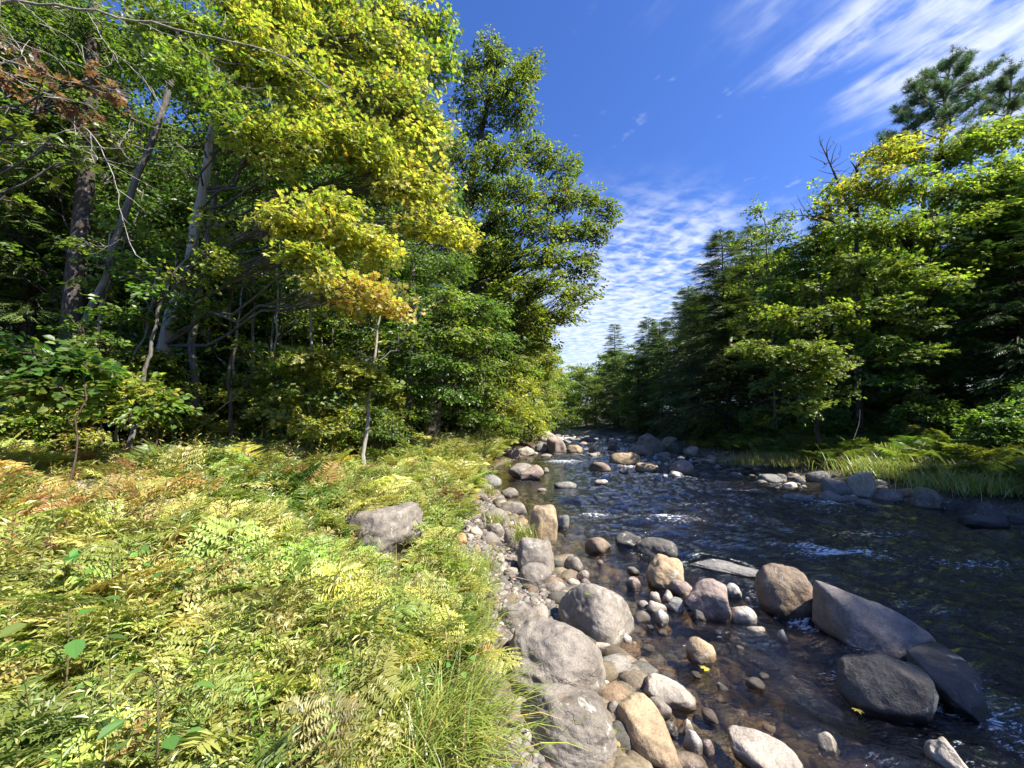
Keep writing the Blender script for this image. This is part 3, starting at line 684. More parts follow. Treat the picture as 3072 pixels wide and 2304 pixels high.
# ------------------------------------------------------------------ trees
PG = [((.095, .165, .028), 5), ((.125, .20, .033), 3), ((.17, .235, .04), 1.3)]
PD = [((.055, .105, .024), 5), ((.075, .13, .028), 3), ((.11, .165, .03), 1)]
PYG = [((.32, .33, .06), 5), ((.22, .28, .05), 4), ((.42, .39, .07), 2.4), ((.42, .22, .05), .15)]
PY = [((.47, .43, .09), 5), ((.40, .40, .08), 3), ((.50, .36, .08), .7), ((.28, .32, .06), 3)]
PO = [((.48, .34, .09), 4), ((.48, .40, .10), 4), ((.38, .20, .08), .8), ((.30, .31, .06), 3)]
PM = [((.15, .23, .035), 5), ((.20, .265, .04), 3), ((.27, .30, .045), 1.5), ((.36, .32, .05), .3)]
PB = [((.20, .115, .07), 3), ((.26, .16, .10), 2)]                                                  # dead brown
PH = [((.085, .14, .038), 4), ((.115, .18, .045), 3), ((.17, .225, .05), 1.2)]
PP = [((.085, .145, .07), 4), ((.11, .17, .075), 3), ((.20, .20, .07), .7)]
BK = dict(dark=(.085, .07, .058), grey=(.20, .18, .155), pale=(.42, .39, .35), brown=(.13, .095, .07))
SPRIG = (np.array([[0, -.03, 0], [0, .03, 0], [1, 0, -.1]] + sum([[[t, 0, -.08 * t], [t + .1, .03 * s, -.08 * t], [t + .22, .30 * s * (1.15 - t), -.1 * t - .03]] for t in (.12, .34, .56, .76) for s in (1, -1)], []), float),
         [(3 * i, 3 * i + 1, 3 * i + 2) for i in range(9)])
_tv, _tt = [], []
for i in range(11):
    a_ = i * 2.4; e_ = .25 + .75 * (i / 10)
    d_ = np.array([math.cos(e_ * 1.45), math.sin(e_ * 1.45) * math.cos(a_), math.sin(e_ * 1.45) * math.sin(a_)])
    s_ = np.cross(d_, [.3, .5, .8]); s_ = s_ / np.linalg.norm(s_) * .045
    _tv += [list(-s_), list(s_), list(d_)]; _tt.append((3 * i, 3 * i + 1, 3 * i + 2))
TUFT = (np.array(_tv), _tt)

def spline(pts, m):
    pts = np.asarray(pts, float); s = np.r_[0, np.cumsum(np.linalg.norm(np.diff(pts, axis=0), axis=1))]
    t = np.linspace(0, s[-1], m); lin = np.stack([np.interp(t, s, pts[:, i]) for i in range(3)], 1)
    for _ in range(2):
        lin[1:-1] = (lin[:-2] + 2 * lin[1:-1] + lin[2:]) / 4
    return lin

def fan(gl, gw, S, E, Lsp, q, size, aspect, pal, tpl, droop=.25, flat=.35, width=.8, jit=.03, col=None, wood=(.16, .13, .10)):
    """leafy sprays: twigs from S to E (k,3), each carrying q leaves in a drooping, roughly level fan"""
    k = len(S)
    Td = (E - S); Td[:, 2] *= .5; Td = nrm(nrm(Td) + rng.normal(0, .35, (k, 3)) * [1, 1, .4]); Td[:, 2] -= droop; Td = nrm(Td)
    N = nrm(np.array([0, 0, 1.]) + rng.normal(0, flat, (k, 3))); B = nrm(np.cross(N, Td)); N = np.cross(Td, B)
    L = Lsp * rng.uniform(.7, 1.3, k); base = E - Td * (L * .5)[:, None]
    t = rng.uniform(0, 1, (k, q)); w = np.sin(np.pi * (.12 + .8 * t)) ** .8 * .5 * width
    s = rng.uniform(-1, 1, (k, q)) * w
    P = base[:, None] + Td[:, None] * (t * L[:, None])[..., None] + B[:, None] * (s * L[:, None])[..., None] + N[:, None] * (rng.normal(0, jit, (k, q)) - .10 * t ** 2 * L[:, None] - .5 * s * s * L[:, None])[..., None]
    D = nrm(Td[:, None] * (.55 + .5 * rng.random((k, q)))[..., None] + B[:, None] * (np.sign(s) * .75 + rng.normal(0, .3, (k, q)))[..., None] + np.array([0, 0, -1.]) * (.15 + .25 * rng.random((k, q)))[..., None])
    NN = nrm(N[:, None] + rng.normal(0, .42, (k, q, 3)))
    sz = size * rng.uniform(.65, 1.25, k * q)
    C = pick(pal, k * q) if col is None else col
    C = C * np.repeat(1 + .18 * rng.standard_normal(k), q)[:, None].clip(.6, 1.5)
    leaves(gl, P.reshape(-1, 3), D.reshape(-1, 3), NN.reshape(-1, 3), sz, sz * aspect, C, tpl)
    tip = base + Td * (L * .9)[:, None]; tip[:, 2] -= .08 * L
    mid = (S + base) / 2; mid[:, 2] += .06 * np.linalg.norm(base - S, axis=1)
    tubes(gw, np.stack([S, mid, base, tip], 1), np.tile([.011, .009, .007, .003], (k, 1)) * (.6 + size * 5), 3, wood)

def wood_tree(name, label, cat, group, trunk, r0, r1, clusters, size=.1, aspect=.8, tpl=DIAMOND, Lsp=.6, q=26, droop=.22, flat=.35, bark='grey', slope=.6, mat=None, zmin=None, m=18, flare=.35, jitt=.05, extra_wood=None, dens=1.45, twigs=False):
    """clusters: (centre xyz, radii xyz, sprays, palette)"""
    base = np.array(trunk[0], float); T = spline(trunk, m) - base
    H = T[-1, 2]; T[1:-1, :2] += rng.normal(0, jitt * .5, (m - 2, 2))
    rad = r0 + (r1 - r0) * np.linspace(0, 1, m) ** .8; rad[0] *= 1 + flare; rad[1] *= 1 + flare * .3
    root = empty(name, tuple(base)); tag(root, label, cat, group)
    T0 = T.copy(); T0[0, 2] -= .25
    gt = Geo(); tubes(gt, T0, rad, 10, BK[bark]); gl, gw = Geo(), Geo(); lc = np.minimum(np.array(BK[bark]), .20) * .7
    zlo = zmin if zmin is not None else .12 * H
    for c, rr, ns, pal in clusters:
        c = np.array(c, float) - base; rr = np.array(rr, float)
        ax = np.interp(c[2], T[:, 2], T[:, 0]); ay = np.interp(c[2], T[:, 2], T[:, 1]); hd = math.hypot(c[0] - ax, c[1] - ay)
        za = min(max(c[2] - slope * hd - .3, zlo), H * .97)
        A = np.array([np.interp(za, T[:, 2], T[:, i]) for i in range(3)]); ln = np.linalg.norm(c - A)
        t = np.linspace(0, 1, 8)[:, None]; mid = A + (c - A) * .55 + np.array([0, 0, .10 * ln]) + rng.normal(0, .06 * ln, 3)
        Lp = (1 - t) ** 2 * A + 2 * t * (1 - t) * mid + t * t * c; Lp[1:-1] += rng.normal(0, .02 * ln + .01, (6, 3))
        ra = min(np.interp(za, T[:, 2], rad) * .55, .006 + .0065 * ln)
        tubes(gw, Lp, np.linspace(ra, .006, 8), 5, lc); ns = int(ns * dens)
        u = nrm(rng.normal(size=(ns, 3))) * (rng.uniform(.05, 1, (ns, 1)) ** .42)
        E = c + u * rr; f = rng.uniform(.5, 1, ns); S = np.stack([np.interp(f, t[:, 0], Lp[:, i]) for i in range(3)], 1)
        fan(gl, gw, S, E, Lsp, q, size, aspect, pal, tpl, droop, flat, wood=lc)
    if extra_wood:
        for pl, ra, rb in extra_wood:
            pl = spline(pl, 22) - base; ln = np.linalg.norm(pl[-1] - pl[0]); pl[1:-1] += rng.normal(0, .0025 * ln + .003, (20, 3)); tubes(gw, pl, np.linspace(ra, rb, 22) * (.7 if twigs else 1), 6, BK[bark])
            if twigs:
                k = int(3 + ln * 4); f = rng.uniform(.25, .98, k); S = np.stack([np.interp(f * 21, np.arange(22), pl[:, i]) for i in range(3)], 1)
                dr = nrm(pl[-1] - pl[0]) * .7 + rng.normal(0, .5, (k, 3)); L_ = rng.uniform(.08, .38, (k, 1))
                tubes(gw, np.stack([S, S + dr * L_ * .5 + rng.normal(0, .015, (k, 3)), S + dr * L_ + [0, 0, .03]], 1), np.tile([.004, .003, .0012], (k, 1)), 4, BK[bark])
    gt.build('trunk', M_BARK, root, True)
    if gw.n: gw.build('limbs', M_BARK, root, True)
    if gl.n: gl.build('crown', mat or M_LEAF, root)
    return root

def auto_clusters(base, h, cb, rad, n, ns, pal, top=.55, low=.8, flat=.45, lean=(0, 0)):
    cl = []
    for i in range(n):
        f = (i + .5) / n; z = cb + (h - cb) * (f + rng.normal(0, .04)); a = i * 2.399 + rng.normal(0, .4)
        pr = (low + (1 - low) * math.sin(min(f, .5) * math.pi)) * (1 - max(f - top, 0) / (1.06 - top)) ** .6 if f > top else low + (1 - low) * math.sin(f / max(top, .01) * math.pi / 2)
        r_ = rad * pr * rng.uniform(.35, .92)
        rr = rad * (.30 + .16 * rng.random()) * (.6 + .4 * pr)
        cl.append(((base[0] + r_ * math.cos(a) + lean[0] * f, base[1] + r_ * math.sin(a) + lean[1] * f, base[2] + z), (rr, rr, rr * flat), ns, pal if not callable(pal) else pal()))
    return cl
def gen_tree(name, label, cat, group, x, y, h, cb, rad, n, ns, pal, lean=(0, 0), r0=None, **kw):
    z = g1(x, y); r0 = r0 or .016 * h
    tr = [(x, y, z), (x + lean[0] * .25 + rng.normal(0, .05), y + lean[1] * .25, z + h * .35), (x + lean[0] * .6, y + lean[1] * .6, z + h * .7), (x + lean[0], y + lean[1], z + h * .97)]
    return wood_tree(name, label, cat, group, tr, r0, .02, auto_clusters((x, y, z), h, cb, rad, n, ns, pal, lean=lean), **kw)
def cl_px(rows, dm=1.0, mul=1.0):
    """clusters read off the photograph: (px, py, distance, half width px, half height px, sprays, palette)"""
    out = []
    for px, py, y, rx, ry, ns, pal in rows:
        k = y / F_PX; out.append((pos(px, py, y), (rx * k, min(rx, ry * 1.6) * k * dm + .2, ry * k), int(ns * mul), pal))
    return out
def tp(rows):
    return [pos(*r_) for r_ in rows]

def conifer(name, label, cat, group, x, y, h, base, rmax, nb, q, pal=PH, size=.30, droop=.22, bark='dark', r0=None, lean=(0, 0), ragged=.25, tpl=SPRIG, asp=1.0):
    z0 = g1(x, y); root = empty(name, (x, y, z0)); tag(root, label, cat, group); nb = int(nb * 1.35); q = int(q * 1.45); size *= 1.2
    m = 14; T = np.stack([np.linspace(0, lean[0], m), np.linspace(0, lean[1], m), np.linspace(-.25, h, m)], 1); T[1:-1, :2] += rng.normal(0, .03, (m - 2, 2))
    r0 = r0 or .013 * h; rad = np.linspace(r0, .012, m); rad[0] *= 1.3
    gt = Geo(); tubes(gt, T, rad, 8, BK[bark]); gw, gl = Geo(), Geo()
    f = np.sort(rng.random(nb) ** .9); zb = base + (h * .985 - base) * f; az = np.arange(nb) * 2.4 + rng.normal(0, .5, nb)
    ln = rmax * (1 - f) ** .72 * (.75 + .5 * np.minimum(1, f / .2 + .4)) * rng.uniform(1 - ragged * 1.6, 1 + ragged, nb) + .34
    dirh = np.stack([np.cos(az), np.sin(az), np.zeros(nb)], 1)
    A = np.stack([np.interp(zb, T[:, 2], T[:, 0]), np.interp(zb, T[:, 2], T[:, 1]), zb], 1)
    up = .30 * f - .02 + rng.normal(0, .05, nb)
    tt = np.linspace(0, 1, 6)
    P = A[:, None] + dirh[:, None] * (tt[None] * ln[:, None])[..., None]; P[..., 2] += (up[:, None] * tt - droop * (1.25 - f[:, None]) * tt ** 2.2) * ln[:, None]
    tubes(gw, P, np.outer(.008 + .011 * ln, np.linspace(1, .25, 6)), 4, BK[bark])
    t = rng.random((nb, q)) ** .75 * .95 + .07
    cut = rng.random((nb, q)) < np.clip(ln / rmax + .25, .25, 1)[:, None]
    B = np.cross(dirh, [0, 0, 1.])
    w = .34 * (1.08 - t) * ln[:, None] + .10; s = rng.uniform(-1, 1, (nb, q)); lat = s * w
    idx = t * 5; i0 = np.minimum(idx.astype(int), 4); fr = (idx - i0).clip(0, 1.2)
    bi = np.arange(nb)[:, None]; Pt = P[bi, i0] * (1 - fr[..., None]) + P[bi, i0 + 1] * fr[..., None]
    Pt = Pt + B[:, None] * lat[..., None]; Pt[..., 2] -= .28 * np.abs(lat) + rng.random((nb, q)) * .10 * ln[:, None] * .6
    D = dirh[:, None] * (.8 + .3 * rng.random((nb, q)))[..., None] + B[:, None] * (s * 1.1)[..., None] + np.array([0, 0, -1.]) * (.25 + .3 * rng.random((nb, q)) - .5 * f[:, None] ** 2)[..., None]
    N = np.array([0, 0, 1.]) + rng.normal(0, .35, (nb, q, 3))
    ok = cut.ravel(); k = ok.sum(); sz = size * rng.uniform(.6, 1.25, k)
    C = pick(pal, k, .2) * np.repeat(1 + .2 * rng.standard_normal(nb), q)[ok][:, None].clip(.6, 1.5)
    leaves(gl, Pt.reshape(-1, 3)[ok], D.reshape(-1, 3)[ok], N.reshape(-1, 3)[ok], sz, sz * asp, C, tpl)
    gt.build('trunk', M_BARK, root, True); gw.build('limbs', M_BARK, root, True); gl.build('crown', M_NEEDLE, root)
    return root

def gpos(px, y): x = (px - 1536) / F_PX * y; return (x, y, g1(x, y))

# ---- left bank, front: the yellow maple with a pale trunk
bx = gpos(440, 8.5)
wood_tree('yellow_maple', 'yellow and lime leaved maple with a pale trunk leaning over the ferns', 'tree', None,
    [bx] + tp([(450, 1190, 8.5), (490, 1030, 8.5), (523, 907, 8.5), (570, 790, 8.5), (604, 600, 8.4), (650, 300, 8.3), (690, -100, 8.2)]), .155, .05,
    cl_px([(700, 10, 7.4, 110, 60, 30, PYG), (840, 40, 7.6, 120, 60, 36, PYG), (960, -10, 8.2, 110, 60, 30, PYG), (640, 90, 7.07, 100, 100, 20, PM), (740, 150, 7.27, 150, 130, 52, PYG), (900, 240, 7.60, 170, 130, 60, PYG), (1050, 120, 8.37, 160, 110, 48, PYG), (1170, 310, 8.34, 130, 120, 56, PYG), (1290, 380, 8.59, 70, 60, 22, PYG),
           (1000, 410, 7.56, 170, 90, 56, PYG), (830, 420, 6.97, 150, 90, 48, PYG), (700, 320, 6.76, 100, 90, 18, PM), (1240, 450, 8.27, 92, 93, 21, PY), (1130, 480, 7.83, 90, 50, 26, PYG),
           (1280, 560, 8.16, 114, 71, 33, PY), (1180, 540, 7.87, 80, 68, 15, PY), (850, 645, 6.53, 109, 37, 21, PY), (960, 680, 6.82, 126, 47, 28, PY), (1060, 715, 7.08, 103, 47, 24, PY), (1140, 745, 7.28, 69, 37, 14, PY),
           (1280, 665, 7.92, 109, 51, 24, PY), (1370, 700, 8.14, 57, 47, 12, PY), (1000, 610, 7.11, 90, 30, 24, PYG), (1080, 885, 6.77, 92, 51, 23, PO), (1170, 915, 7.00, 74, 40, 17, PO), (960, 830, 6.49, 69, 27, 10, PY),
           (900, 760, 6.44, 80, 16, 18, PYG), (1190, 60, 8.97, 120, 70, 26, PYG), (1310, 70, 9.34, 70, 75, 22, PM), (1340, 200, 9.16, 35, 60, 12, PM), (1240, 190, 8.84, 90, 70, 26, PYG), (560, 200, 6.56, 90, 90, 26, PM), (480, 60, 6.60, 110, 70, 26, PM)], .45),
    size=.09, aspect=.95, tpl=MAPLE, Lsp=.62, q=25, bark='pale', slope=.12, zmin=2.6, dens=1.25, flat=.7)

# ---- the leafless tree at the left edge
def c1(rows, y): return [pos(a / 2.16, b / 2.16, y) for a, b in rows]
tb = (-5.5, 3.7, g1(-5.5, 3.7))
tk = [tb, (-5.5, 3.7, 2.5), (-5.4, 3.75, 5), (-5.3, 3.8, 8)]
br = [(c1([(-420, 60), (0, 5), (440, 40), (850, 125), (1080, 175), (1400, 240), (1700, 310), (1950, 430), (2200, 600)], 4.2), .026, .006),
      (c1([(-460, 250), (0, 370), (200, 450), (430, 530), (700, 580), (870, 595)], 3.8), .013, .003), (c1([(-500, 900), (0, 920), (230, 930), (500, 945), (800, 955), (1190, 952)], 3.8), .013, .003),
      (c1([(60, 950), (300, 890), (480, 830), (560, 800), (640, 920), (700, 1060), (760, 1180), (790, 1330), (795, 1500), (880, 1640)], 3.8), .009, .003), (c1([(500, 945), (560, 985), (680, 1040), (870, 1080)], 3.8), .007, .002),
      (c1([(770, 952), (830, 850), (860, 740)], 3.8), .006, .002), (c1([(-480, 120), (100, 270), (300, 350), (480, 420), (640, 440)], 3.9), .011, .003), (c1([(-470, 350), (0, 450), (150, 550), (330, 620), (450, 660)], 3.7), .011, .003),
      (c1([(120, 12), (320, 170), (480, 260), (620, 360)], 4.1), .007, .002), (c1([(560, 65), (700, 310), (850, 430), (960, 540), (1000, 600)], 4.2), .007, .002), (c1([(480, 940), (500, 860), (530, 810)], 3.8), .005, .002),
      (c1([(795, 1540), (720, 1590), (680, 1600)], 3.8), .004, .002), (c1([(1080, 940), (1110, 920), (1150, 900)], 3.8), .004, .002), (c1([(200, 448), (120, 300), (0, 130)], 3.8), .006, .002), (c1([(640, 440), (720, 420), (740, 330)], 3.9), .005, .002),
      (c1([(870, 130), (1100, 230), (1300, 340), (1500, 520), (1700, 640)], 4.3), .008, .002), (c1([(0, 550), (200, 660), (500, 800)], 3.9), .006, .002)]
wood_tree('bare_tree', 'nearly leafless tree with pale thin branches reaching in at the left edge', 'tree', None, tk, .10, .03,
    cl_px([(205, 300, 3.9, 32, 60, 6, PB), (290, 235, 3.9, 15, 14, 3, PB), (40, 245, 3.8, 35, 22, 4, PB), (20, 140, 3.9, 25, 12, 3, PB), (70, 390, 3.8, 40, 20, 4, PM), (190, 440, 3.8, 40, 20, 4, PG), (235, 490, 3.8, 20, 20, 2, PG), (45, 170, 4, 20, 12, 2, PYG), (20, 590, 3.7, 20, 30, 3, PM), (40, 500, 4.0, 60, 30, 4, PM)]),
    size=.085, aspect=.9, tpl=MAPLE, Lsp=.3, q=9, bark='pale', slope=.3, extra_wood=br, twigs=True)

# ---- named trunks inside the left forest edge
wood_tree('oak_tree', 'thick dark-trunked tree at the far left of the forest edge', 'tree', None, [gpos(190, 9.6)] + tp([(205, 1100, 9.6), (225, 900, 9.6), (262, 500, 9.6), (285, 150, 9.6), (300, -250, 9.6)]), .25, .10,
    cl_px([(80, 120, 9.5, 140, 90, 26, PD), (250, 60, 9, 150, 70, 26, PG), (420, 120, 10, 120, 90, 26, PD), (120, 320, 11, 130, 60, 20, PD), (380, 350, 10.5, 120, 60, 20, PG), (60, 560, 10, 130, 40, 18, PD), (330, 540, 10.5, 110, 40, 16, PD), (200, 690, 11, 120, 40, 14, PD), (60, 800, 10, 110, 30, 12, PD), (380, 760, 10.5, 110, 30, 14, PD)]),
    size=.11, aspect=.6, tpl=OVAL, Lsp=.7, q=22, bark='dark')
wood_tree('leaning_tree', 'slim grey tree leaning across the thick dark trunk', 'tree', None, [gpos(120, 8.3)] + tp([(139, 1300, 8.3), (222, 1055, 8.3), (273, 925, 8.3), (324, 791, 8.3), (366, 648, 8.3), (440, 463, 8.3), (514, 255, 8.3), (560, 100, 8.3)]), .085, .05,
    cl_px([(560, 60, 8.3, 100, 80, 22, PG), (450, 200, 8.6, 90, 50, 14, PG), (640, 430, 8.8, 110, 50, 18, PG), (350, 420, 8.6, 80, 40, 12, PM)]), size=.09, aspect=.8, tpl=OVAL, Lsp=.6, q=22, bark='grey')
wood_tree('slim_tree', 'straight slim grey tree with pale patches right of the maple trunk', 'tree', None, [gpos(585, 9.8)] + tp([(579, 1198, 9.8), (574, 1092, 9.8), (583, 953, 9.8), (612, 814, 9.8), (640, 600, 9.8), (690, 250, 9.8)]), .10, .05,
    cl_px([(800, 560, 9.8, 150, 50, 30, PG), (700, 450, 9.8, 110, 60, 24, PG), (560, 520, 10, 90, 50, 18, PG), (760, 330, 9.8, 130, 70, 26, PM), (900, 620, 9.8, 90, 30, 16, PG), (720, 700, 10.5, 110, 40, 18, PD), (600, 820, 10.5, 100, 30, 14, PD)]),
    size=.10, aspect=.6, tpl=OVAL, Lsp=.65, q=24, bark='grey', extra_wood=[([pos(630, 690, 9.8), pos(700, 625, 9.4), pos(770, 597, 9.2), pos(880, 560, 9)], .035, .008)])
SAPS = [([(375, 1402), (403, 1291), (435, 1129), (463, 944), (505, 860), (570, 768), (600, 690)], 7.2, .05, 'grey', 'slender sapling curving right in front of the maple trunk'),
        ([(350, 1390), (365, 1231), (402, 1070), (449, 944), (480, 800)], 7.6, .03, 'grey', 'thin pole of a sapling just left of the curving one'),
        ([(287, 1092), (300, 953), (315, 874), (330, 700)], 8.6, .04, 'pale', 'thin pale sapling between the leaning tree and the maple'),
        ([(270, 1380), (275, 1240), (282, 1100), (300, 950)], 7.4, .035, 'brown', 'brown sapling stem standing in leaf litter behind the left ferns'),
        ([(690, 1240), (700, 1100), (715, 950), (740, 780)], 10.5, .05, 'pale', 'pale sapling in the dark gap left of the low maple sprays'),
        ([(800, 1260), (810, 1050), (830, 880), (835, 700)], 11, .05, 'grey', 'grey sapling pole in the dark gap under the yellow sprays'),
        ([(985, 1250), (990, 1080), (1000, 940), (1010, 800)], 12, .06, 'dark', 'dark sapling pole behind the orange spray')]
for k, (pl, y, r_, bk, lab) in enumerate(SAPS):
    b0 = gpos(pl[0][0] - 4, y); top = pl[-1]
    wood_tree('sapling', lab, 'sapling', 'saplings at the left forest edge', [b0] + [pos(a, b, y) for a, b in pl if pos(a, b, y)[2] > b0[2] + .3], r_, .015,
        cl_px([(top[0] + dx, top[1] + dy, y + dz, 70, 25, 8, PG if k % 2 else PM) for dx, dy, dz in ((60, -20, 0), (-60, 30, .4), (20, 80, -.4), (90, 120, .3), (-50, 150, 0))]), size=.085, aspect=.85, tpl=OVAL, Lsp=.5, q=20, bark=bk)

for k in range(20):
    px = rng.uniform(180, 1150); y = rng.uniform(8.6, 14); b0 = np.array(gpos(px, y)); le = rng.normal(0, .5, 2); hh = rng.uniform(4, 7.5)
    wood_tree('pole_tree', 'one of the thin bare-stemmed pole trees standing in the gloom of the left forest edge', 'tree', 'thin pole trees at the left forest edge',
        [b0, b0 + [le[0] * .2, le[1] * .2, hh * .35], b0 + [le[0] * .6, le[1] * .6, hh * .7], b0 + [le[0], le[1], hh]], rng.uniform(.03, .065), .015,
        [(b0 + [le[0] * f + rng.normal(0, .5), le[1] * f + rng.normal(0, .5), hh * f], (.5, .5, .25), 7, PM if k % 3 else PG) for f in (.55, .7, .82, .92, 1.0)], size=.09, aspect=.75, tpl=OVAL, Lsp=.5, q=18, bark=['grey', 'pale', 'brown'][k % 3], flat=.3)
# ---- low leafy shrubs along the forest edge
def shrub(name, label, rows, x, y, size, pal_tpl=OVAL, asp=.85, q=14, Lsp=.4, grp=None, bark='brown', flat=.4, cat='shrub'):
    z = g1(x, y); cl = cl_px(rows); top = max(c[0][2] for c in cl)
    return wood_tree(name, label, cat, grp, [(x, y, z), (x + .05, y, z + (top - z) * .5), (x + .12, y, max(top, z + .5))], .015, .006, cl, size=size, aspect=asp, tpl=pal_tpl, Lsp=Lsp, q=q, bark=bark, slope=.5, zmin=.15, m=8, flare=.1, flat=flat)
PV = [((.07, .17, .03), 4), ((.10, .20, .035), 3), ((.16, .22, .04), 1)]
shrub('viburnum_shrub', 'bright green broad-leaved shrub at the left edge below the thick trunk', [(60, 1075, 5.2, 75, 40, 26, PV), (170, 1090, 5.4, 80, 45, 26, PV), (260, 1110, 5.6, 60, 35, 18, PV), (60, 1150, 5.2, 80, 40, 20, PV), (160, 1170, 5.2, 60, 30, 14, PG)], -5.8, 5.3, .11)
shrub('witch_hazel_shrub', 'lime green broad-leaved shrub before the curving sapling', [(360, 1150, 6.4, 60, 35, 20, PM), (440, 1160, 6.5, 60, 35, 20, PYG), (400, 1220, 6.3, 80, 40, 18, PM), (500, 1210, 6.6, 50, 30, 12, PG), (330, 1210, 6.4, 50, 30, 10, PG)], -5.8, 6.5, .095)
shrub('low_maple', 'young lime maple with level sprays under the yellow tree', [(880, 1090, 9, 70, 25, 22, PM), (960, 1075, 9, 80, 25, 26, PYG), (1060, 1110, 9, 80, 28, 28, PYG), (1130, 1150, 9.3, 60, 22, 18, PM), (900, 1170, 9, 80, 25, 22, PM), (1010, 1190, 9, 70, 25, 22, PG), (870, 1245, 8.6, 50, 20, 12, PYG), (960, 1280, 8.6, 60, 25, 16, PYG)], -4.6, 9, .085, MAPLE, .95, 22, .5, cat='sapling')
shrub('young_beech', 'small green beech spreading left of the oak base', [(1100, 1240, 11, 70, 30, 26, PG), (1190, 1260, 11, 60, 28, 22, PM), (1270, 1230, 11.5, 60, 25, 20, PG), (1020, 1290, 10.5, 60, 25, 18, PM), (1150, 1300, 10.5, 60, 18, 14, PG)], -3.9, 11, .085, OVAL, .55, 24, .5, cat='sapling')
shrub('young_maple', 'yellowing young maple right of the oak base', [(1460, 1180, 13, 70, 30, 26, PM), (1530, 1210, 14, 60, 30, 24, PYG), (1420, 1250, 12.5, 60, 22, 18, PG), (1500, 1270, 13, 60, 22, 18, PM), (1560, 1250, 14, 40, 25, 14, PYG)], -.95, 13.5, .09, MAPLE, .95, 22, .5, cat='sapling')

# ---- the green beech in front of the oak and the great oak by the shore
wood_tree('beech_tree', 'dense green beech with drooping level sprays in front of the great oak', 'tree', None, [gpos(1225, 13)] + tp([(1235, 1000, 13), (1245, 700, 13), (1250, 560, 13)]), .14, .04,
    cl_px([(1090, 790, 12.5, 80, 40, 26, PG), (1240, 770, 12.3, 80, 40, 30, PG), (1360, 800, 12.5, 70, 45, 30, PG), (1040, 960, 12.5, 80, 35, 22, PG), (1200, 880, 11.8, 90, 45, 36, PG), (1340, 900, 11.8, 80, 45, 36, PM), (1450, 930, 12, 70, 40, 28, PG),
           (1110, 1010, 12, 80, 35, 26, PG), (1250, 1000, 11.5, 90, 45, 40, PG), (1390, 1010, 11.5, 80, 40, 36, PM), (1490, 1020, 12, 70, 40, 28, PG), (1160, 1090, 11.8, 80, 30, 26, PG), (1300, 1090, 11.3, 90, 35, 36, PG), (1440, 1095, 11.5, 70, 35, 28, PM),
           (1250, 1170, 11.5, 80, 25, 24, PG), (1370, 1175, 11.3, 70, 25, 24, PG), (1180, 690, 13, 80, 40, 24, PG), (1340, 640, 13.2, 70, 40, 24, PD), (1250, 1060, 13.5, 120, 60, 20, PD), (1350, 740, 13.5, 90, 60, 20, PD)]),
    size=.10, aspect=.58, tpl=OVAL, Lsp=.75, q=26, droop=.3, flat=.25, bark='grey', slope=.3)
PK = [((.12, .19, .032), 5), ((.155, .225, .038), 4), ((.21, .26, .045), 1.6), ((.30, .24, .05), .3)]
ox = gpos(1286, 16)
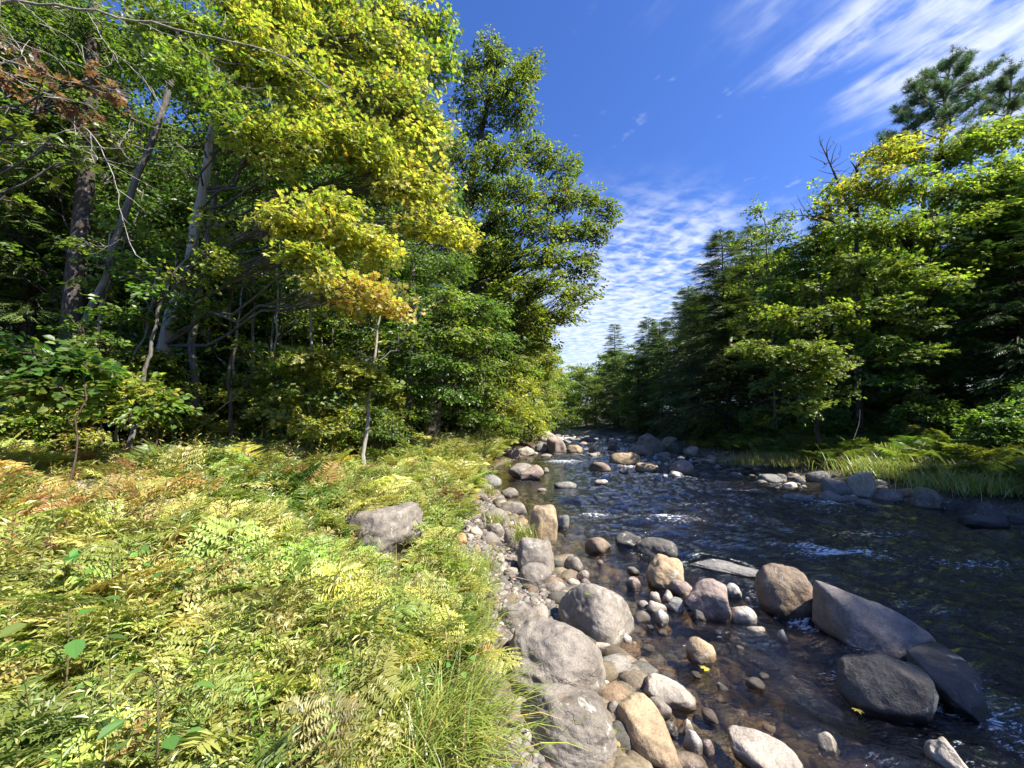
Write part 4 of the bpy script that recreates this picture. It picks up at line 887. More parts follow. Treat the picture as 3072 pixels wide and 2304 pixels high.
wood_tree('great_oak', 'tall oak with a thick ridged trunk whose crown stands against the sky', 'tree', None, [ox] + tp([(1292, 1280, 16), (1330, 1050, 16), (1372, 860, 16), (1395, 640, 16), (1440, 420, 16), (1480, 250, 16), (1500, 140, 16)]), .36, .05,
    cl_px([(1470, 150, 16, 40, 40, 16, PK), (1500, 190, 16, 45, 45, 22, PK), (1420, 200, 16, 50, 50, 22, PK), (1540, 260, 15.5, 60, 55, 34, PK), (1470, 290, 15.5, 70, 55, 34, PK), (1590, 215, 16, 32, 45, 18, PK), (1400, 300, 16.5, 45, 50, 18, PK), (1560, 340, 15.8, 50, 40, 22, PK), (1440, 380, 16, 60, 40, 22, PK),
           (1390, 470, 15, 80, 45, 34, PK), (1500, 480, 14.6, 80, 40, 34, PK), (1590, 440, 16, 50, 35, 18, PK), (1640, 480, 16, 45, 40, 20, PK), (1700, 510, 16, 40, 45, 20, PK), (1430, 570, 14.6, 80, 40, 30, PK), (1560, 570, 14.6, 80, 40, 32, PK), (1670, 590, 15.4, 60, 45, 28, PK), (1770, 605, 16, 60, 30, 24, PK), (1820, 640, 16, 28, 30, 12, PK),
           (1480, 660, 14.6, 80, 40, 30, PK), (1600, 670, 14.6, 80, 40, 32, PK), (1720, 690, 15.6, 70, 35, 28, PK), (1790, 700, 16, 40, 25, 14, PK), (1450, 760, 15, 70, 40, 24, PK), (1560, 770, 14.6, 80, 40, 30, PK), (1680, 770, 15, 70, 40, 30, PM), (1750, 790, 16, 50, 45, 22, PK),
           (1530, 870, 14.6, 80, 40, 30, PM), (1640, 860, 14.6, 80, 40, 32, PM), (1740, 880, 15.5, 55, 40, 24, PM), (1580, 960, 15, 80, 35, 30, PM), (1690, 950, 15.5, 60, 35, 24, PM), (1480, 950, 15.5, 70, 40, 22, PG), (1600, 1030, 16, 70, 30, 22, PM), (1460, 850, 16, 70, 50, 20, PG)]),
    size=.135, aspect=.55, tpl=OVAL, Lsp=.72, q=24, droop=.12, flat=.5, bark='dark', slope=.7, flare=.25,
    extra_wood=[([pos(1375, 905, 16), pos(1470, 850, 15.6), pos(1560, 800, 15.3), pos(1640, 790, 15.2), pos(1790, 760, 15.5)], .16, .03), ([pos(1385, 720, 16), pos(1450, 690, 15.5), pos(1520, 640, 15), pos(1600, 590, 15)], .10, .02),
                ([pos(1360, 960, 16), pos(1480, 930, 15.5), pos(1600, 900, 15.2)], .09, .02), ([pos(1640, 790, 15.2), pos(1660, 720, 15.3), pos(1700, 640, 15.6)], .07, .02), ([pos(1500, 830, 15.4), pos(1580, 700, 15), pos(1650, 560, 15.4)], .06, .015),
                ([pos(1490, 160, 16), pos(1515, 130, 16), pos(1540, 150, 16), pos(1545, 148, 16)], .02, .008), ([pos(1475, 200, 16), pos(1445, 110, 16), pos(1440, 70, 16)], .015, .004)])

# ---- the left bank beyond the oak, tree after tree up the river
LB = [(-1.6, 20.5, 11, 1.2, 2.7, PM, 'lime green tree on the left bank just beyond the great oak'),
      (.5, 25.5, 9.4, .9, 2.4, PM, 'leafy tree overhanging the left shore with its edge against the sky'),
      (1.0, 30, 10, 1.0, 2.6, PYG, 'yellowing tree farther up the left shore'),
      (2.3, 38, 9.0, .8, 2.7, PM, 'green tree on the left shore short of the bend'),
      (2.2, 48, 10, 1, 3.2, PM, 'pale green tree at the bend of the left shore')]
for x, y, h, cb, rad, pal, lab in LB:
    gen_tree('shore_tree', lab, 'tree', 'trees along the left shore', x, y, h, cb, rad, 34, 20, pal, size=.15, aspect=.65, tpl=DIAMOND, Lsp=.8, q=22, bark='grey', lean=(.7, 0))
shrub('shore_bush', 'yellow green bush hanging over the left shore rocks', [(1540, 1150, 19, 50, 30, 30, PYG), (1590, 1180, 19, 40, 40, 30, PYG), (1610, 1240, 19, 30, 35, 24, PYG), (1560, 1230, 18.5, 45, 30, 24, PM), (1580, 1110, 20, 50, 30, 24, PM), (1620, 1290, 19, 22, 15, 10, PYG), (1530, 1280, 18.5, 40, 20, 14, PM)], .1, 19.2, .11, OVAL, .6, 22, .6)

# ---- deep forest on the left: four prototypes, copied
GRP = 'trees deep in the left forest'; LABD = 'one of the slim dark-stemmed trees standing deep in the shaded left forest'
lp = []
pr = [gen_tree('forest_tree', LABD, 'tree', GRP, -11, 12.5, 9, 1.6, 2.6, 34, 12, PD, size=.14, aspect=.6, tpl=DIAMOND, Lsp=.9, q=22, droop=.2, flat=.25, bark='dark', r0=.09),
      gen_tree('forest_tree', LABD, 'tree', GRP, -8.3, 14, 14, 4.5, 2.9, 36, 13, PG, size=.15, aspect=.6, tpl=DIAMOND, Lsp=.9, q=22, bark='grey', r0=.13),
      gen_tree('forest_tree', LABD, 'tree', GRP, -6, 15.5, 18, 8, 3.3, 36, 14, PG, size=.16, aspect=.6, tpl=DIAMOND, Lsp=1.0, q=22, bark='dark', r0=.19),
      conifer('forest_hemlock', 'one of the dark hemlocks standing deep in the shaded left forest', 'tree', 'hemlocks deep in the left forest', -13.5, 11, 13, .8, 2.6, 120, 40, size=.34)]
used = [(-11, 12.5), (-8.3, 14), (-6, 15.5), (-13.5, 11), (-9.5, 9.6), (-3.2, 16), (-3.1, 13), (-7.7, 8.5)]
def okp(x, y, dmin): return all((x - a) ** 2 + (y - b_) ** 2 > dmin ** 2 for a, b_ in used)
tries = 0; cnt = 0
while cnt < 84 and tries < 6000:
    tries += 1
    y = rng.uniform(4.5, 46); u = rng.uniform(-1.55, .02); x = u * y
    edge = -11.5 + .25 * (y - 9) if y < 9 else np.interp(y, [9, 12, 16, 22, 30, 46], [-9.3, -6.2, -4.6, -2.6, -.6, .6])
    if x > edge or x < -34: continue
    if not okp(x, y, 1.15 + .025 * y): continue
    used.append((x, y)); cnt += 1
    k = rng.choice(4, p=[.36, .26, .2, .18])
    dup(pr[k], (x, y, g1(x, y)), rng.uniform(0, 6.28), rng.uniform(.85, 1.2))
GU = 'low undergrowth bushes in the left forest'
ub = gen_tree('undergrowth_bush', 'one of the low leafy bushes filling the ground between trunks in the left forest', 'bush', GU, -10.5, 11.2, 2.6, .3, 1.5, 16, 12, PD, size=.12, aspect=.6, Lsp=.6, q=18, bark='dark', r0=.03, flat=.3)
cnt = 0
for i in range(900):
    y = rng.uniform(8, 40); x = rng.uniform(-1.5, .0) * y; edge = np.interp(y, [8, 9, 12, 16, 22, 30, 46], [-11.5, -10, -7.2, -5.5, -3.4, -1.6, 0])
    if x < edge and x > -40 and cnt < 90: cnt += 1; dup(ub, (x, y, g1(x, y)), rng.uniform(0, 6.28), rng.uniform(.7, 1.5))
GE = 'low saplings along the shaded left forest edge'; LABE = 'one of the low green leafed saplings filling the shaded left forest edge behind the ferns'
e1 = gen_tree('edge_sapling', LABE, 'sapling', GE, -7.2, 8.0, 2.3, .35, .95, 14, 11, PM, size=.085, aspect=.8, tpl=OVAL, Lsp=.45, q=20, bark='brown', r0=.022, flat=.25)
e2 = gen_tree('edge_sapling', LABE, 'sapling', GE, -5.3, 10.2, 3.2, .5, 1.2, 18, 11, PYG, size=.085, aspect=.9, tpl=MAPLE, Lsp=.5, q=20, bark='grey', r0=.026, flat=.25)
for i in range(16):
    y = rng.uniform(6.5, 15); x = np.interp(y, [6.5, 8, 9, 12, 16], [-8.6, -7.8, -6.6, -4.6, -3.2]) + rng.normal(-.4, .7)
    dup(e1 if i % 2 else e2, (x, y, g1(x, y)), rng.uniform(0, 6.28), rng.uniform(.5, .95))
# ---- far end of the river and far right woods
GF = 'trees closing the view at the far end'; LABF = 'one of the small far trees closing the view where the river bends away'
f1 = gen_tree('far_tree', LABF, 'tree', GF, 6, 72, 11, 1, 3.6, 34, 12, PM, size=.30, aspect=.7, Lsp=1.4, q=18, bark='grey')
f2 = conifer('far_hemlock', 'one of the dark far hemlocks in the woods up the right side', 'tree', 'far hemlocks on the right', 16, 46, 13, .5, 3.0, 120, 34, size=.5)
f3 = gen_tree('far_woods_tree', 'one of the leafy trees in the shaded woods behind the right bank', 'tree', 'leafy trees in the right woods', 19, 30, 11.5, 1.2, 3.4, 34, 13, PG, size=.2, aspect=.65, Lsp=1.1, q=20, bark='dark')
for x, y, s_ in [(2, 66, .9), (-2, 60, 1), (-6, 66, 1.1), (10, 76, .95), (13, 70, .9), (0, 80, 1), (4, 84, 1.05), (8, 88, 1), (-4, 78, 1.2), (-9, 74, 1.2), (14, 86, 1.1), (19, 80, 1.2), (-14, 60, 1.2), (-2.5, 50, .95), (24, 90, 1.4), (-1, 96, 1.2), (5, 100, 1.2), (11, 100, 1.2)]:
    dup(f1, (x, y, g1(x, y)), rng.uniform(0, 6.28), s_)
for x, y, s_ in [(13.8, 52, .72), (16, 58, .8), (19, 52, 1.0), (22, 47, 1.15), (15, 40, .86), (18.6, 40, 1.05), (20, 35, 1.1), (24, 36, 1.25), (28, 40, 1.4), (17, 35, .95), (21, 64, 1), (26, 54, 1.25), (16.6, 30.5, .95), (24, 29, 1.1), (28, 30, 1.2), (22, 24.5, 1.0), (33, 34, 1.3), (26, 23, 1.05), (31, 25, 1.15), (24, 18, .95), (29, 18, 1.05), (25.5, 12.5, .75), (22, 10, .6)]:
    dup(f2, (x, y, g1(x, y)), rng.uniform(0, 6.28), s_)
for x, y, s_ in [(14.5, 46, .8), (13.3, 42, .75), (20, 44, 1), (14.6, 35.5, .8), (17, 27, .95), (22, 31, 1.1), (20.5, 21, 1.0), (25, 26, 1.2), (23, 15.5, 1), (27, 14.5, 1.1), (20, 17, .9), (18.5, 24, .85), (16, 63, .9), (12.5, 60, .7), (20, 11, .8), (17.6, 20, .8)]:
    dup(f3, (x, y, g1(x, y)), rng.uniform(0, 6.28), s_)
conifer('spire_hemlock', 'lone far hemlock with a pointed top rising above the bend', 'tree', None, 16.4, 63, 16.2, 1, 2.8, 130, 30, size=.5)
# ---- right bank, front row
RH = 'hemlocks on the right bank'
conifer('hemlock_tree', 'tallest dark hemlock at the left end of the right bank woods', 'tree', RH, 13.0, 24, 13.0, .6, 3.1, 190, 64, size=.30)
conifer('hemlock_tree', 'slightly lower hemlock just right of the tallest one', 'tree', RH, 15.2, 24.5, 13.2, .8, 2.6, 170, 56, size=.30)
conifer('hemlock_tree', 'hemlock with a lower shoulder left of the tallest one, nearer the far bend', 'tree', RH, 13.6, 30, 11.6, .6, 2.9, 150, 50, size=.34)
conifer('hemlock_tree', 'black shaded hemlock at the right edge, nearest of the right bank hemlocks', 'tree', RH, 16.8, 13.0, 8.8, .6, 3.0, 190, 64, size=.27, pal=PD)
conifer('hemlock_tree', 'dark low hemlock behind the lime maple on the right', 'tree', RH, 18.6, 14.4, 10.0, 1.0, 2.8, 170, 56, size=.3)
conifer('hemlock_tree', 'ragged hemlock under the bare snag', 'tree', RH, 15.4, 19, 10.5, .8, 2.8, 170, 60, size=.28, ragged=.4)
PR = [((.165, .235, .036), 5), ((.22, .27, .042), 3), ((.28, .30, .05), 1.3)]
PRY = [((.29, .30, .035), 4), ((.38, .32, .04), 2), ((.21, .25, .035), 2)]
wood_tree('right_maple', 'large lime green maple on the right bank with a yellow tinged top', 'tree', None, [gpos(2760, 14.5)] + tp([(2765, 1150, 14.5), (2770, 900, 14.5), (2775, 650, 14.5), (2770, 470, 14.5)]), .19, .04,
    cl_px([(2640, 480, 14.5, 70, 45, 26, PRY), (2740, 440, 14.5, 60, 40, 22, PRY), (2830, 470, 14.2, 80, 45, 30, PR), (2920, 430, 14, 80, 50, 30, PR), (3010, 400, 14, 70, 50, 28, PR), (2600, 560, 14, 70, 45, 28, PRY), (2720, 560, 13.6, 90, 45, 36, PR), (2850, 570, 13.5, 90, 50, 36, PR), (2970, 540, 13.5, 90, 55, 36, PR), (3060, 500, 13.5, 70, 60, 28, PR),
           (2580, 680, 13.6, 80, 40, 26, PR), (2700, 680, 13, 90, 45, 34, PR), (2830, 690, 13, 90, 45, 34, PR), (2950, 660, 13, 90, 45, 32, PR), (3050, 640, 13, 80, 45, 26, PR), (2560, 800, 13.4, 80, 40, 22, PR), (2690, 810, 12.8, 80, 40, 26, PR), (2790, 850, 12.5, 70, 40, 28, PR), (2910, 790, 13, 90, 40, 26, PR), (3030, 760, 13, 70, 40, 18, PR),
           (2640, 920, 12.8, 80, 35, 22, PR), (2760, 960, 12.8, 80, 35, 22, PR), (2880, 910, 13, 80, 35, 18, PG), (2740, 1060, 12.6, 70, 30, 18, PR), (2630, 1030, 12.8, 80, 30, 18, PG), (2850, 1040, 13, 80, 30, 14, PD), (2680, 1140, 13, 70, 25, 12, PG)]),
    size=.11, aspect=.9, tpl=MAPLE, Lsp=.7, q=25, bark='dark', slope=.5)
wood_tree('stream_maple', 'smaller maple with bright lit sprays hanging over the right shore', 'tree', None, [gpos(2440, 13.6)] + tp([(2450, 1150, 13.6), (2460, 1000, 13.6), (2470, 850, 13.6)]), .09, .03,
    cl_px([(2250, 1040, 12.6, 60, 18, 20, PR), (2310, 1060, 12.6, 60, 22, 22, PR), (2360, 1090, 12.6, 35, 22, 14, PR), (2450, 1050, 12.2, 60, 45, 34, PR), (2490, 1100, 12.2, 50, 35, 24, PR), (2400, 960, 13, 80, 30, 26, PR), (2330, 940, 13.2, 60, 25, 16, PR), (2500, 930, 13, 70, 30, 22, PR), (2560, 1000, 13, 60, 30, 18, PR), (2430, 1150, 12.4, 60, 30, 20, PR), (2420, 1220, 12.3, 50, 30, 14, PR), (2330, 1150, 13, 70, 30, 14, PG), (2520, 1180, 13, 60, 25, 12, PG), (2450, 860, 13.6, 70, 30, 18, PR), (2540, 860, 13.5, 60, 30, 16, PR)]),
    size=.105, aspect=.9, tpl=MAPLE, Lsp=.55, q=20, bark='dark', slope=.3)
wood_tree('back_maple', 'half lit maple beside the bare snag', 'tree', None, [gpos(2540, 18)] + tp([(2545, 1000, 18), (2550, 750, 18), (2545, 560, 18)]), .14, .03,
    cl_px([(2520, 560, 18, 60, 40, 24, PR), (2470, 640, 18, 50, 35, 20, PRY), (2600, 600, 18, 60, 40, 24, PR), (2430, 720, 17.5, 60, 40, 24, PR), (2530, 700, 17, 70, 45, 28, PR), (2480, 800, 17, 70, 45, 26, PR), (2400, 800, 18, 60, 40, 20, PG), (2350, 880, 17.5, 60, 35, 18, PG), (2580, 800, 17, 70, 40, 24, PR), (2440, 900, 17, 70, 40, 22, PR), (2540, 920, 17, 70, 40, 20, PG)]),
    size=.15, aspect=.9, tpl=DIAMOND, Lsp=.8, q=22, bark='dark')
gen_tree('airy_tree', 'thin-leaved airy tree left of the bare snag', 'tree', None, 12.9, 19.6, 11.6, 3.5, 2.0, 26, 10, PM, size=.13, aspect=.8, Lsp=.8, q=16, bark='grey', r0=.08)
# the dead snag
def c3(rows, y): return [pos(2048 + a / 2.16, b / 2.16, y) for a, b in rows]
sb = gpos(2572, 15); S17 = 14.9
snag = empty('dead_snag', sb); tag(snag, 'bare dead snag with forked grey branches standing above the right bank trees', 'tree')
gs = Geo(); off = np.array(sb)
tubes(gs, spline([np.array(sb) - [0, 0, .2]] + [pos(2572, 1000, 15)] + c3([(1125, 1500), (1132, 1300), (1130, 1100)], 15), 14) - off, np.linspace(.13, .045, 14), 7, BK['dark']); gs.build('trunk', M_BARK, snag, True)
gs = Geo()
for rows, ra, rb_ in [([(1130, 1110), (1110, 1070), (1088, 1045)], .04, .012), ([(1130, 1110), (1125, 1080), (1130, 1050)], .03, .01), ([(1130, 1430), (1060, 1300), (1010, 1190), (960, 1070), (905, 950), (890, 920)], .07, .012), ([(1100, 1510), (1000, 1440), (900, 1410), (780, 1390), (680, 1405)], .05, .012),
                      ([(1132, 1280), (1190, 1220), (1260, 1150), (1400, 1000)], .04, .01), ([(960, 1070), (975, 990), (1000, 930)], .02, .006), ([(940, 1030), (930, 950), (960, 880)], .02, .006), ([(905, 950), (895, 920), (890, 900)], .015, .006), ([(970, 1090), (1020, 1060), (1070, 1030)], .016, .006), ([(930, 1060), (890, 1040), (820, 1010)], .014, .005),
                      ([(985, 1130), (930, 1120), (870, 1100)], .014, .005), ([(1000, 1170), (1050, 1110), (1090, 1080)], .016, .006), ([(820, 1395), (770, 1330), (740, 1260)], .016, .005), ([(880, 1405), (830, 1350), (800, 1290)], .014, .005), ([(1030, 1230), (1100, 1280), (1130, 1300)], .02, .01), ([(1010, 1000), (1030, 960), (1020, 940)], .01, .004), ([(940, 1000), (900, 990), (880, 975)], .01, .004)]:
    tubes(gs, spline(c3(rows, S17 + rng.uniform(-.5, .5)), 10) - off, np.linspace(ra, rb_, 10) * 1.05, 5, BK['dark'])
for a_, b_, c_, d_ in [(905, 950, 880, 880), (960, 1070, 1040, 985), (1010, 1190, 900, 1175), (1000, 1440, 960, 1330), (1125, 1080, 1160, 1040), (930, 1000, 975, 905), (1260, 1150, 1270, 1060), (1060, 1300, 990, 1290), (780, 1390, 700, 1330), (680, 1405, 600, 1370), (900, 1410, 860, 1460), (1130, 1200, 1200, 1150), (950, 1050, 900, 1090), (985, 1110, 1060, 1100)]:
    p_, q_ = c3([(a_, b_), (c_, d_)], S17); pl = np.linspace(p_, q_, 6); pl[1:] += rng.normal(0, .05, (5, 3)); tubes(gs, pl - off, np.linspace(.018, .006, 6), 4, BK['dark'])
gs.build('limbs', M_BARK, snag, True)
# white pines
def pine(label, px, ptop, y, crown_px, h_extra, rows):
    x, yy, z = gpos(px, y); top = pos(px + 8, ptop, y)
    root = empty('white_pine', (x, yy, z)); tag(root, label, 'tree', 'white pines on the right skyline'); o_ = np.array([x, yy, z])
    gt, gw, gl = Geo(), Geo(), Geo()
    T = spline([(x, yy, z - .2), (x, yy, z + (top[2] - z) * .5), top], 14) - o_; tubes(gt, T, np.linspace(.30, .03, 14), 8, BK['brown'])
    for ex, ey, ed, na in rows:
        e = pos(ex, ey, y + ed) - o_; hd = math.hypot(e[0], e[1]); za = min(e[2] - .38 * hd, T[-1, 2] * .985); A = np.array([np.interp(za, T[:, 2], T[:, i]) for i in range(3)])
        t = np.linspace(0, 1, 8)[:, None]; mid = A * .45 + e * .55 - np.array([0, 0, .07 * hd]); Lp = (1 - t) ** 2 * A + 2 * t * (1 - t) * mid + t * t * e
        tubes(gw, Lp, np.linspace(.045, .01, 8), 5, BK['brown'])
        k = int(na * .6); f = rng.uniform(.28, 1, k) ** .8; S = np.stack([np.interp(f, t[:, 0], Lp[:, i]) for i in range(3)], 1); ax = nrm(e - A)
        sd = rng.normal(0, 1, (k, 3)) * [1, 1, .35]; ln = .35 + .75 * (1 - np.abs(f - .7))
        E = S + nrm(ax * .9 + sd * .5 + [0, 0, .5]) * (ln * rng.uniform(.4, 1, k))[:, None]
        tubes(gw, np.stack([S, (S + E) / 2 - [0, 0, .03], E], 1), np.tile([.012, .009, .005], (k, 1)), 3, BK['brown'])
        q = 7; tt = rng.uniform(.35, 1, (k, q, 1)); P = (S[:, None] * (1 - tt) + E[:, None] * tt + rng.normal(0, .05, (k, q, 3))).reshape(-1, 3)
        D = np.repeat(nrm(E - S), q, 0) + rng.normal(0, .5, (k * q, 3)) + [0, 0, .35]
        sz = .30 * rng.uniform(.7, 1.25, k * q); leaves(gl, P, D, rng.normal(0, 1, (k * q, 3)), sz, sz, pick(PP, k * q, .25), TUFT)
    gt.build('trunk', M_BARK, root, True); gw.build('limbs', M_BARK, root, True); gl.build('crown', M_NEEDLE, root)
pine('tall white pine with upswept tufted boughs, left of the two on the right skyline', 2842, 178, 22, 0, 0,
     [(2855, 185, 0, 20), (2830, 205, .4, 24), (2900, 190, -.4, 26), (2800, 225, .5, 26), (2870, 225, -1, 26), (2775, 260, 0, 28), (2920, 240, .8, 28), (2975, 205, 0, 30), (2745, 275, -.6, 28), (2830, 270, -1.4, 30), (2880, 290, 1.2, 28), (2740, 315, .8, 28), (2790, 320, -1.2, 28), (2930, 300, -1, 28), (2710, 345, 0, 26), (2770, 360, 1, 28), (2860, 345, -1.6, 30), (2950, 330, 1, 26), (2700, 368, -.5, 24), (2820, 380, 1, 26),
      (2990, 260, 1.4, 26), (2660, 415, 0, 30), (2710, 425, .8, 28), (2640, 440, -.8, 24), (2620, 470, .5, 22), (2680, 450, -1, 24), (2900, 400, 0, 24)])
pine('feathery white pine cut by the right edge, behind the tall one', 3030, 215, 23.5, 0, 0,
     [(3030, 225, 0, 24), (3060, 260, .4, 28), (3000, 270, -.4, 28), (3080, 300, .8, 28), (2985, 305, .6, 28), (3040, 320, -1, 30), (2960, 340, 0, 26), (3090, 350, -.5, 28), (3010, 370, 1, 28), (3060, 390, -1, 28), (2950, 400, .5, 24), (3100, 240, 0, 24)])
# trees just outside the right and near edge of the view: they throw the shade on the right half of the water
GS = 'hemlocks shading the near right bank'
sh = conifer('bank_hemlock', 'one of the tall shade-casting hemlocks on the near right bank, past the right edge', 'tree', GS, 14.8, 5.0, 13.5, 1, 2.8, 150, 44, size=.36)
for x, y, s_ in [(14.6, 1.2, 1.02), (17.2, 3.4, 1.12), (14.5, -2.3, 1.08), (15.9, -1.0, 1.1), (17.4, -.6, 1.15), (15.4, -4.2, 1.0), (16, -6.4, .9), (18, -4, 1.15)]:
    dup(sh, (x, y, g1(x, y)), rng.uniform(0, 6.28), s_)
# ------------------------------------------------------------------ ferns, grasses and shrubs
PF = [((.37, .38, .10), 5), ((.30, .34, .075), 4), ((.43, .41, .12), 3), ((.21, .28, .055), 1.5), ((.36, .26, .10), .4)]
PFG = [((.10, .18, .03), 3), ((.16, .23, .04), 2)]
PFR = [((.32, .16, .07), 4), ((.38, .26, .08), 3), ((.30, .30, .06), 2)]
def frond_template(kind):
    rows = []                                           # (t along stem, side, q out along pinna, length, width, forward angle)
    if kind == 'royal':                                 # twice divided, widely set oblong leaflets
        for t in np.linspace(.30, .93, 7):
            pl = .34 * math.sin(math.pi * (.22 + .62 * (t - .3) / .63)) ** .8
            for s in (1, -1):
                for q_ in np.linspace(.10, .95, 9):
                    for s2 in (1, -1): rows.append((t, s, pl, q_, s2, .088 * (1.05 - .45 * q_), .027))
                rows.append((t, s, pl, 1.0, 0, .08, .026))
        rows.append((.96, 0, 0, 0, 0, .1, .034))
    else:                                               # once divided ladder of narrow pinnae, each a row of lobes
        for t in np.linspace(.14, .97, 34):
            pl = .30 * math.sin(math.pi * (.14 + .80 * (t - .16) / .81)) ** .75
            for s in (1, -1): rows.append((t, s, pl, 0, 0, pl, .027))
    return np.array(rows)
FT = {k: frond_template(k) for k in ('royal', 'ladder')}
def fronds(g, base, az, elev, L, curve, kind, C, gw=None):
    """n fronds: base (n,3), azimuth, start elevation, length, bend, leaflet colours per frond (n,3)"""
    F = FT[kind]; n = len(base); m = 9
    s = np.linspace(0, 1, m); th = elev[:, None] - curve[:, None] * s[None] ** 1.3
    dx = np.cumsum(np.cos(th), 1) / m; dz = np.cumsum(np.sin(th), 1) / m
    dx = np.c_[np.zeros(n), dx[:, :-1]]; dz = np.c_[np.zeros(n), dz[:, :-1]]
    h = np.stack([np.cos(az), np.sin(az), 0 * az], 1)
    R_ = base[:, None] + (h[:, None] * dx[..., None] + np.array([0, 0, 1.]) * dz[..., None]) * L[:, None, None]
    Tn = h[:, None] * np.cos(th)[..., None] + np.array([0, 0, 1.]) * np.sin(th)[..., None]
    B = np.stack([-np.sin(az), np.cos(az), 0 * az], 1)
    roll = rng.normal(0, .25, n); N0 = np.cross(Tn, np.broadcast_to(B[:, None], Tn.shape))
    Bv = B[:, None] * np.cos(roll)[:, None, None] + N0 * np.sin(roll)[:, None, None]
    i0 = np.clip((F[:, 0] * (m - 1)).astype(int), 0, m - 2); fr = F[:, 0] * (m - 1) - i0
    P = R_[:, i0] * (1 - fr)[None, :, None] + R_[:, i0 + 1] * fr[None, :, None]; T = nrm(Tn[:, i0]); Bq = nrm(Bv[:, i0]); Nq = np.cross(T, Bq)
    sd = F[:, 1][None, :, None]; pd = nrm(Bq * sd * .86 + T * .5 - Nq * 0 + np.array([0, 0, -.12])) 
    pd = np.where(sd == 0, T, pd)
    k = len(F); Lf = L[:, None] * np.ones(k)[None]
    if kind == 'royal':
        P = P + pd * (F[:, 2] * F[:, 3] * Lf)[..., None]
        out_ = nrm(np.cross(Nq, pd)); D = np.where(F[:, 4][None, :, None] == 0, pd, nrm(out_ * F[:, 4][None, :, None] + pd * .62))
    else: D = pd
    D = D + rng.normal(0, .10, D.shape); NN = Nq * np.sign(Nq[..., 2:3] + 1e-6) + rng.normal(0, .22, Nq.shape)
    ln = (F[:, 5] * Lf * rng.uniform(.8, 1.2, Lf.shape)).ravel(); wd = (F[:, 6] * Lf).ravel()
    Cc = np.repeat(C, k, 0) * (1 + .10 * rng.standard_normal((n * k, 1)))
    leaves(g, P.reshape(-1, 3), D.reshape(-1, 3), NN.reshape(-1, 3), ln, wd, Cc, DIAMOND if kind == 'royal' else BLADE)
    tubes(g, R_, np.outer(.0042 * L / .6, np.linspace(1, .25, m)), 3, np.repeat(C, 1, 0) * [.75, .6, .6])
def fern_patch(n, sampler, hmul=1.0, royal=.6, colour=None, g=None):
    g = g or Geo()
    for kind, share in (('royal', royal), ('ladder', 1 - royal)):
        kc = int(n * share); xy = np.array([sampler() for _ in range(kc)])
        nf = 6; base = np.repeat(xy, nf, 0) + rng.normal(0, .05, (kc * nf, 2)); z = ground(base[:, 0], base[:, 1])
        az = rng.uniform(0, 6.28, kc * nf); sc_ = np.repeat(rng.uniform(.75, 1.2, kc), nf)
        mnd = np.repeat(.55 + .80 * sst(.5 + .6 * wob(xy[:, 0] + 3, xy[:, 1] + 9, 1.5, 4)) + .22 * sst((xy[:, 1] - 4.2) / 2) * sst((xy[:, 0] - xfern(xy[:, 1]) + 2.0) / 1.2), nf) * np.repeat(np.clip(.46 + .11 * np.hypot(xy[:, 0], xy[:, 1]), .6, 1.1), nf)
        L = rng.uniform(.5, .85, kc * nf) * sc_ * hmul * mnd
        pn = .5 + .5 * wob(xy[:, 0] * 1.3 + 5, xy[:, 1] * 1.3, .9, 5)
        cc = np.array([(colour(a, b, p) if colour else pick(PF, 1, .15)[0]) for (a, b), p in zip(xy, pn)])
        C = np.repeat(cc, nf, 0) * (1 + .16 * rng.standard_normal((kc * nf, 1))).clip(.6, 1.4)
        fronds(g, np.c_[base, z], az, rng.uniform(.95, 1.5, kc * nf), L, rng.uniform(.6, 1.8, kc * nf), kind, C)
    return g
def clear_cam(x, y): return math.hypot(x, y) > 1.15
def s_fern():
    while True:
        y = .5 + 10.5 * rng.random() ** 1.25; lo = max(-1.45 * y - 1.2, -13); x = lo + (xfern(y) - lo) * rng.random()
        if x > xfern(y) - .12 - .28 * (y < 2.6) or not clear_cam(x, y): continue
        edge = np.interp(y, [7, 9, 11, 14], [-12, -9.5, -6.5, -5.5])
        if x < edge - .8: continue
        if any((x - a) ** 2 + (y - b) ** 2 < (r_ * .92) ** 2 for a, b, r_ in FERN_KEEP): continue
        return x, y
FERN_KEEP = [f for f in FOOT if f[2] > .16 and f[0] < 1]
FERN_KEEP += [(f[0] * .93, f[1] * .93, .45) for f in FERN_KEEP if 4 < f[1] < 9 and f[0] < -.8]
FERN_KEEP += [(f[0] * .9, f[1] * .9, .36) for f in FERN_KEEP if 4 < f[1] < 5.5 and f[0] < -.8 and f[2] > .4]
def fcol(x, y, p):
    d = math.hypot(x, y)
    rust = (p < .25 and rng.random() < .4) or (x < -3.3 and 2.4 < y < 7 and p < .62 and rng.random() < .5)
    return pick(PFR, 1, .15)[0] if rust else pick(PFG, 1, .15)[0] if (p > .72 and rng.random() < .5) else pick(PF, 1, .14)[0]
g = fern_patch(3600, s_fern, .80, .6, fcol)
def s_fern2():
    while True:
        y = 10 + 17 * rng.random(); x = xfern(y) - .05 - (3.6 if y < 16 else 2.4) * rng.random()
        return x, y
g = fern_patch(330, s_fern2, 1.0, .35, lambda x, y, p: pick(PF, 1, .15)[0], g)
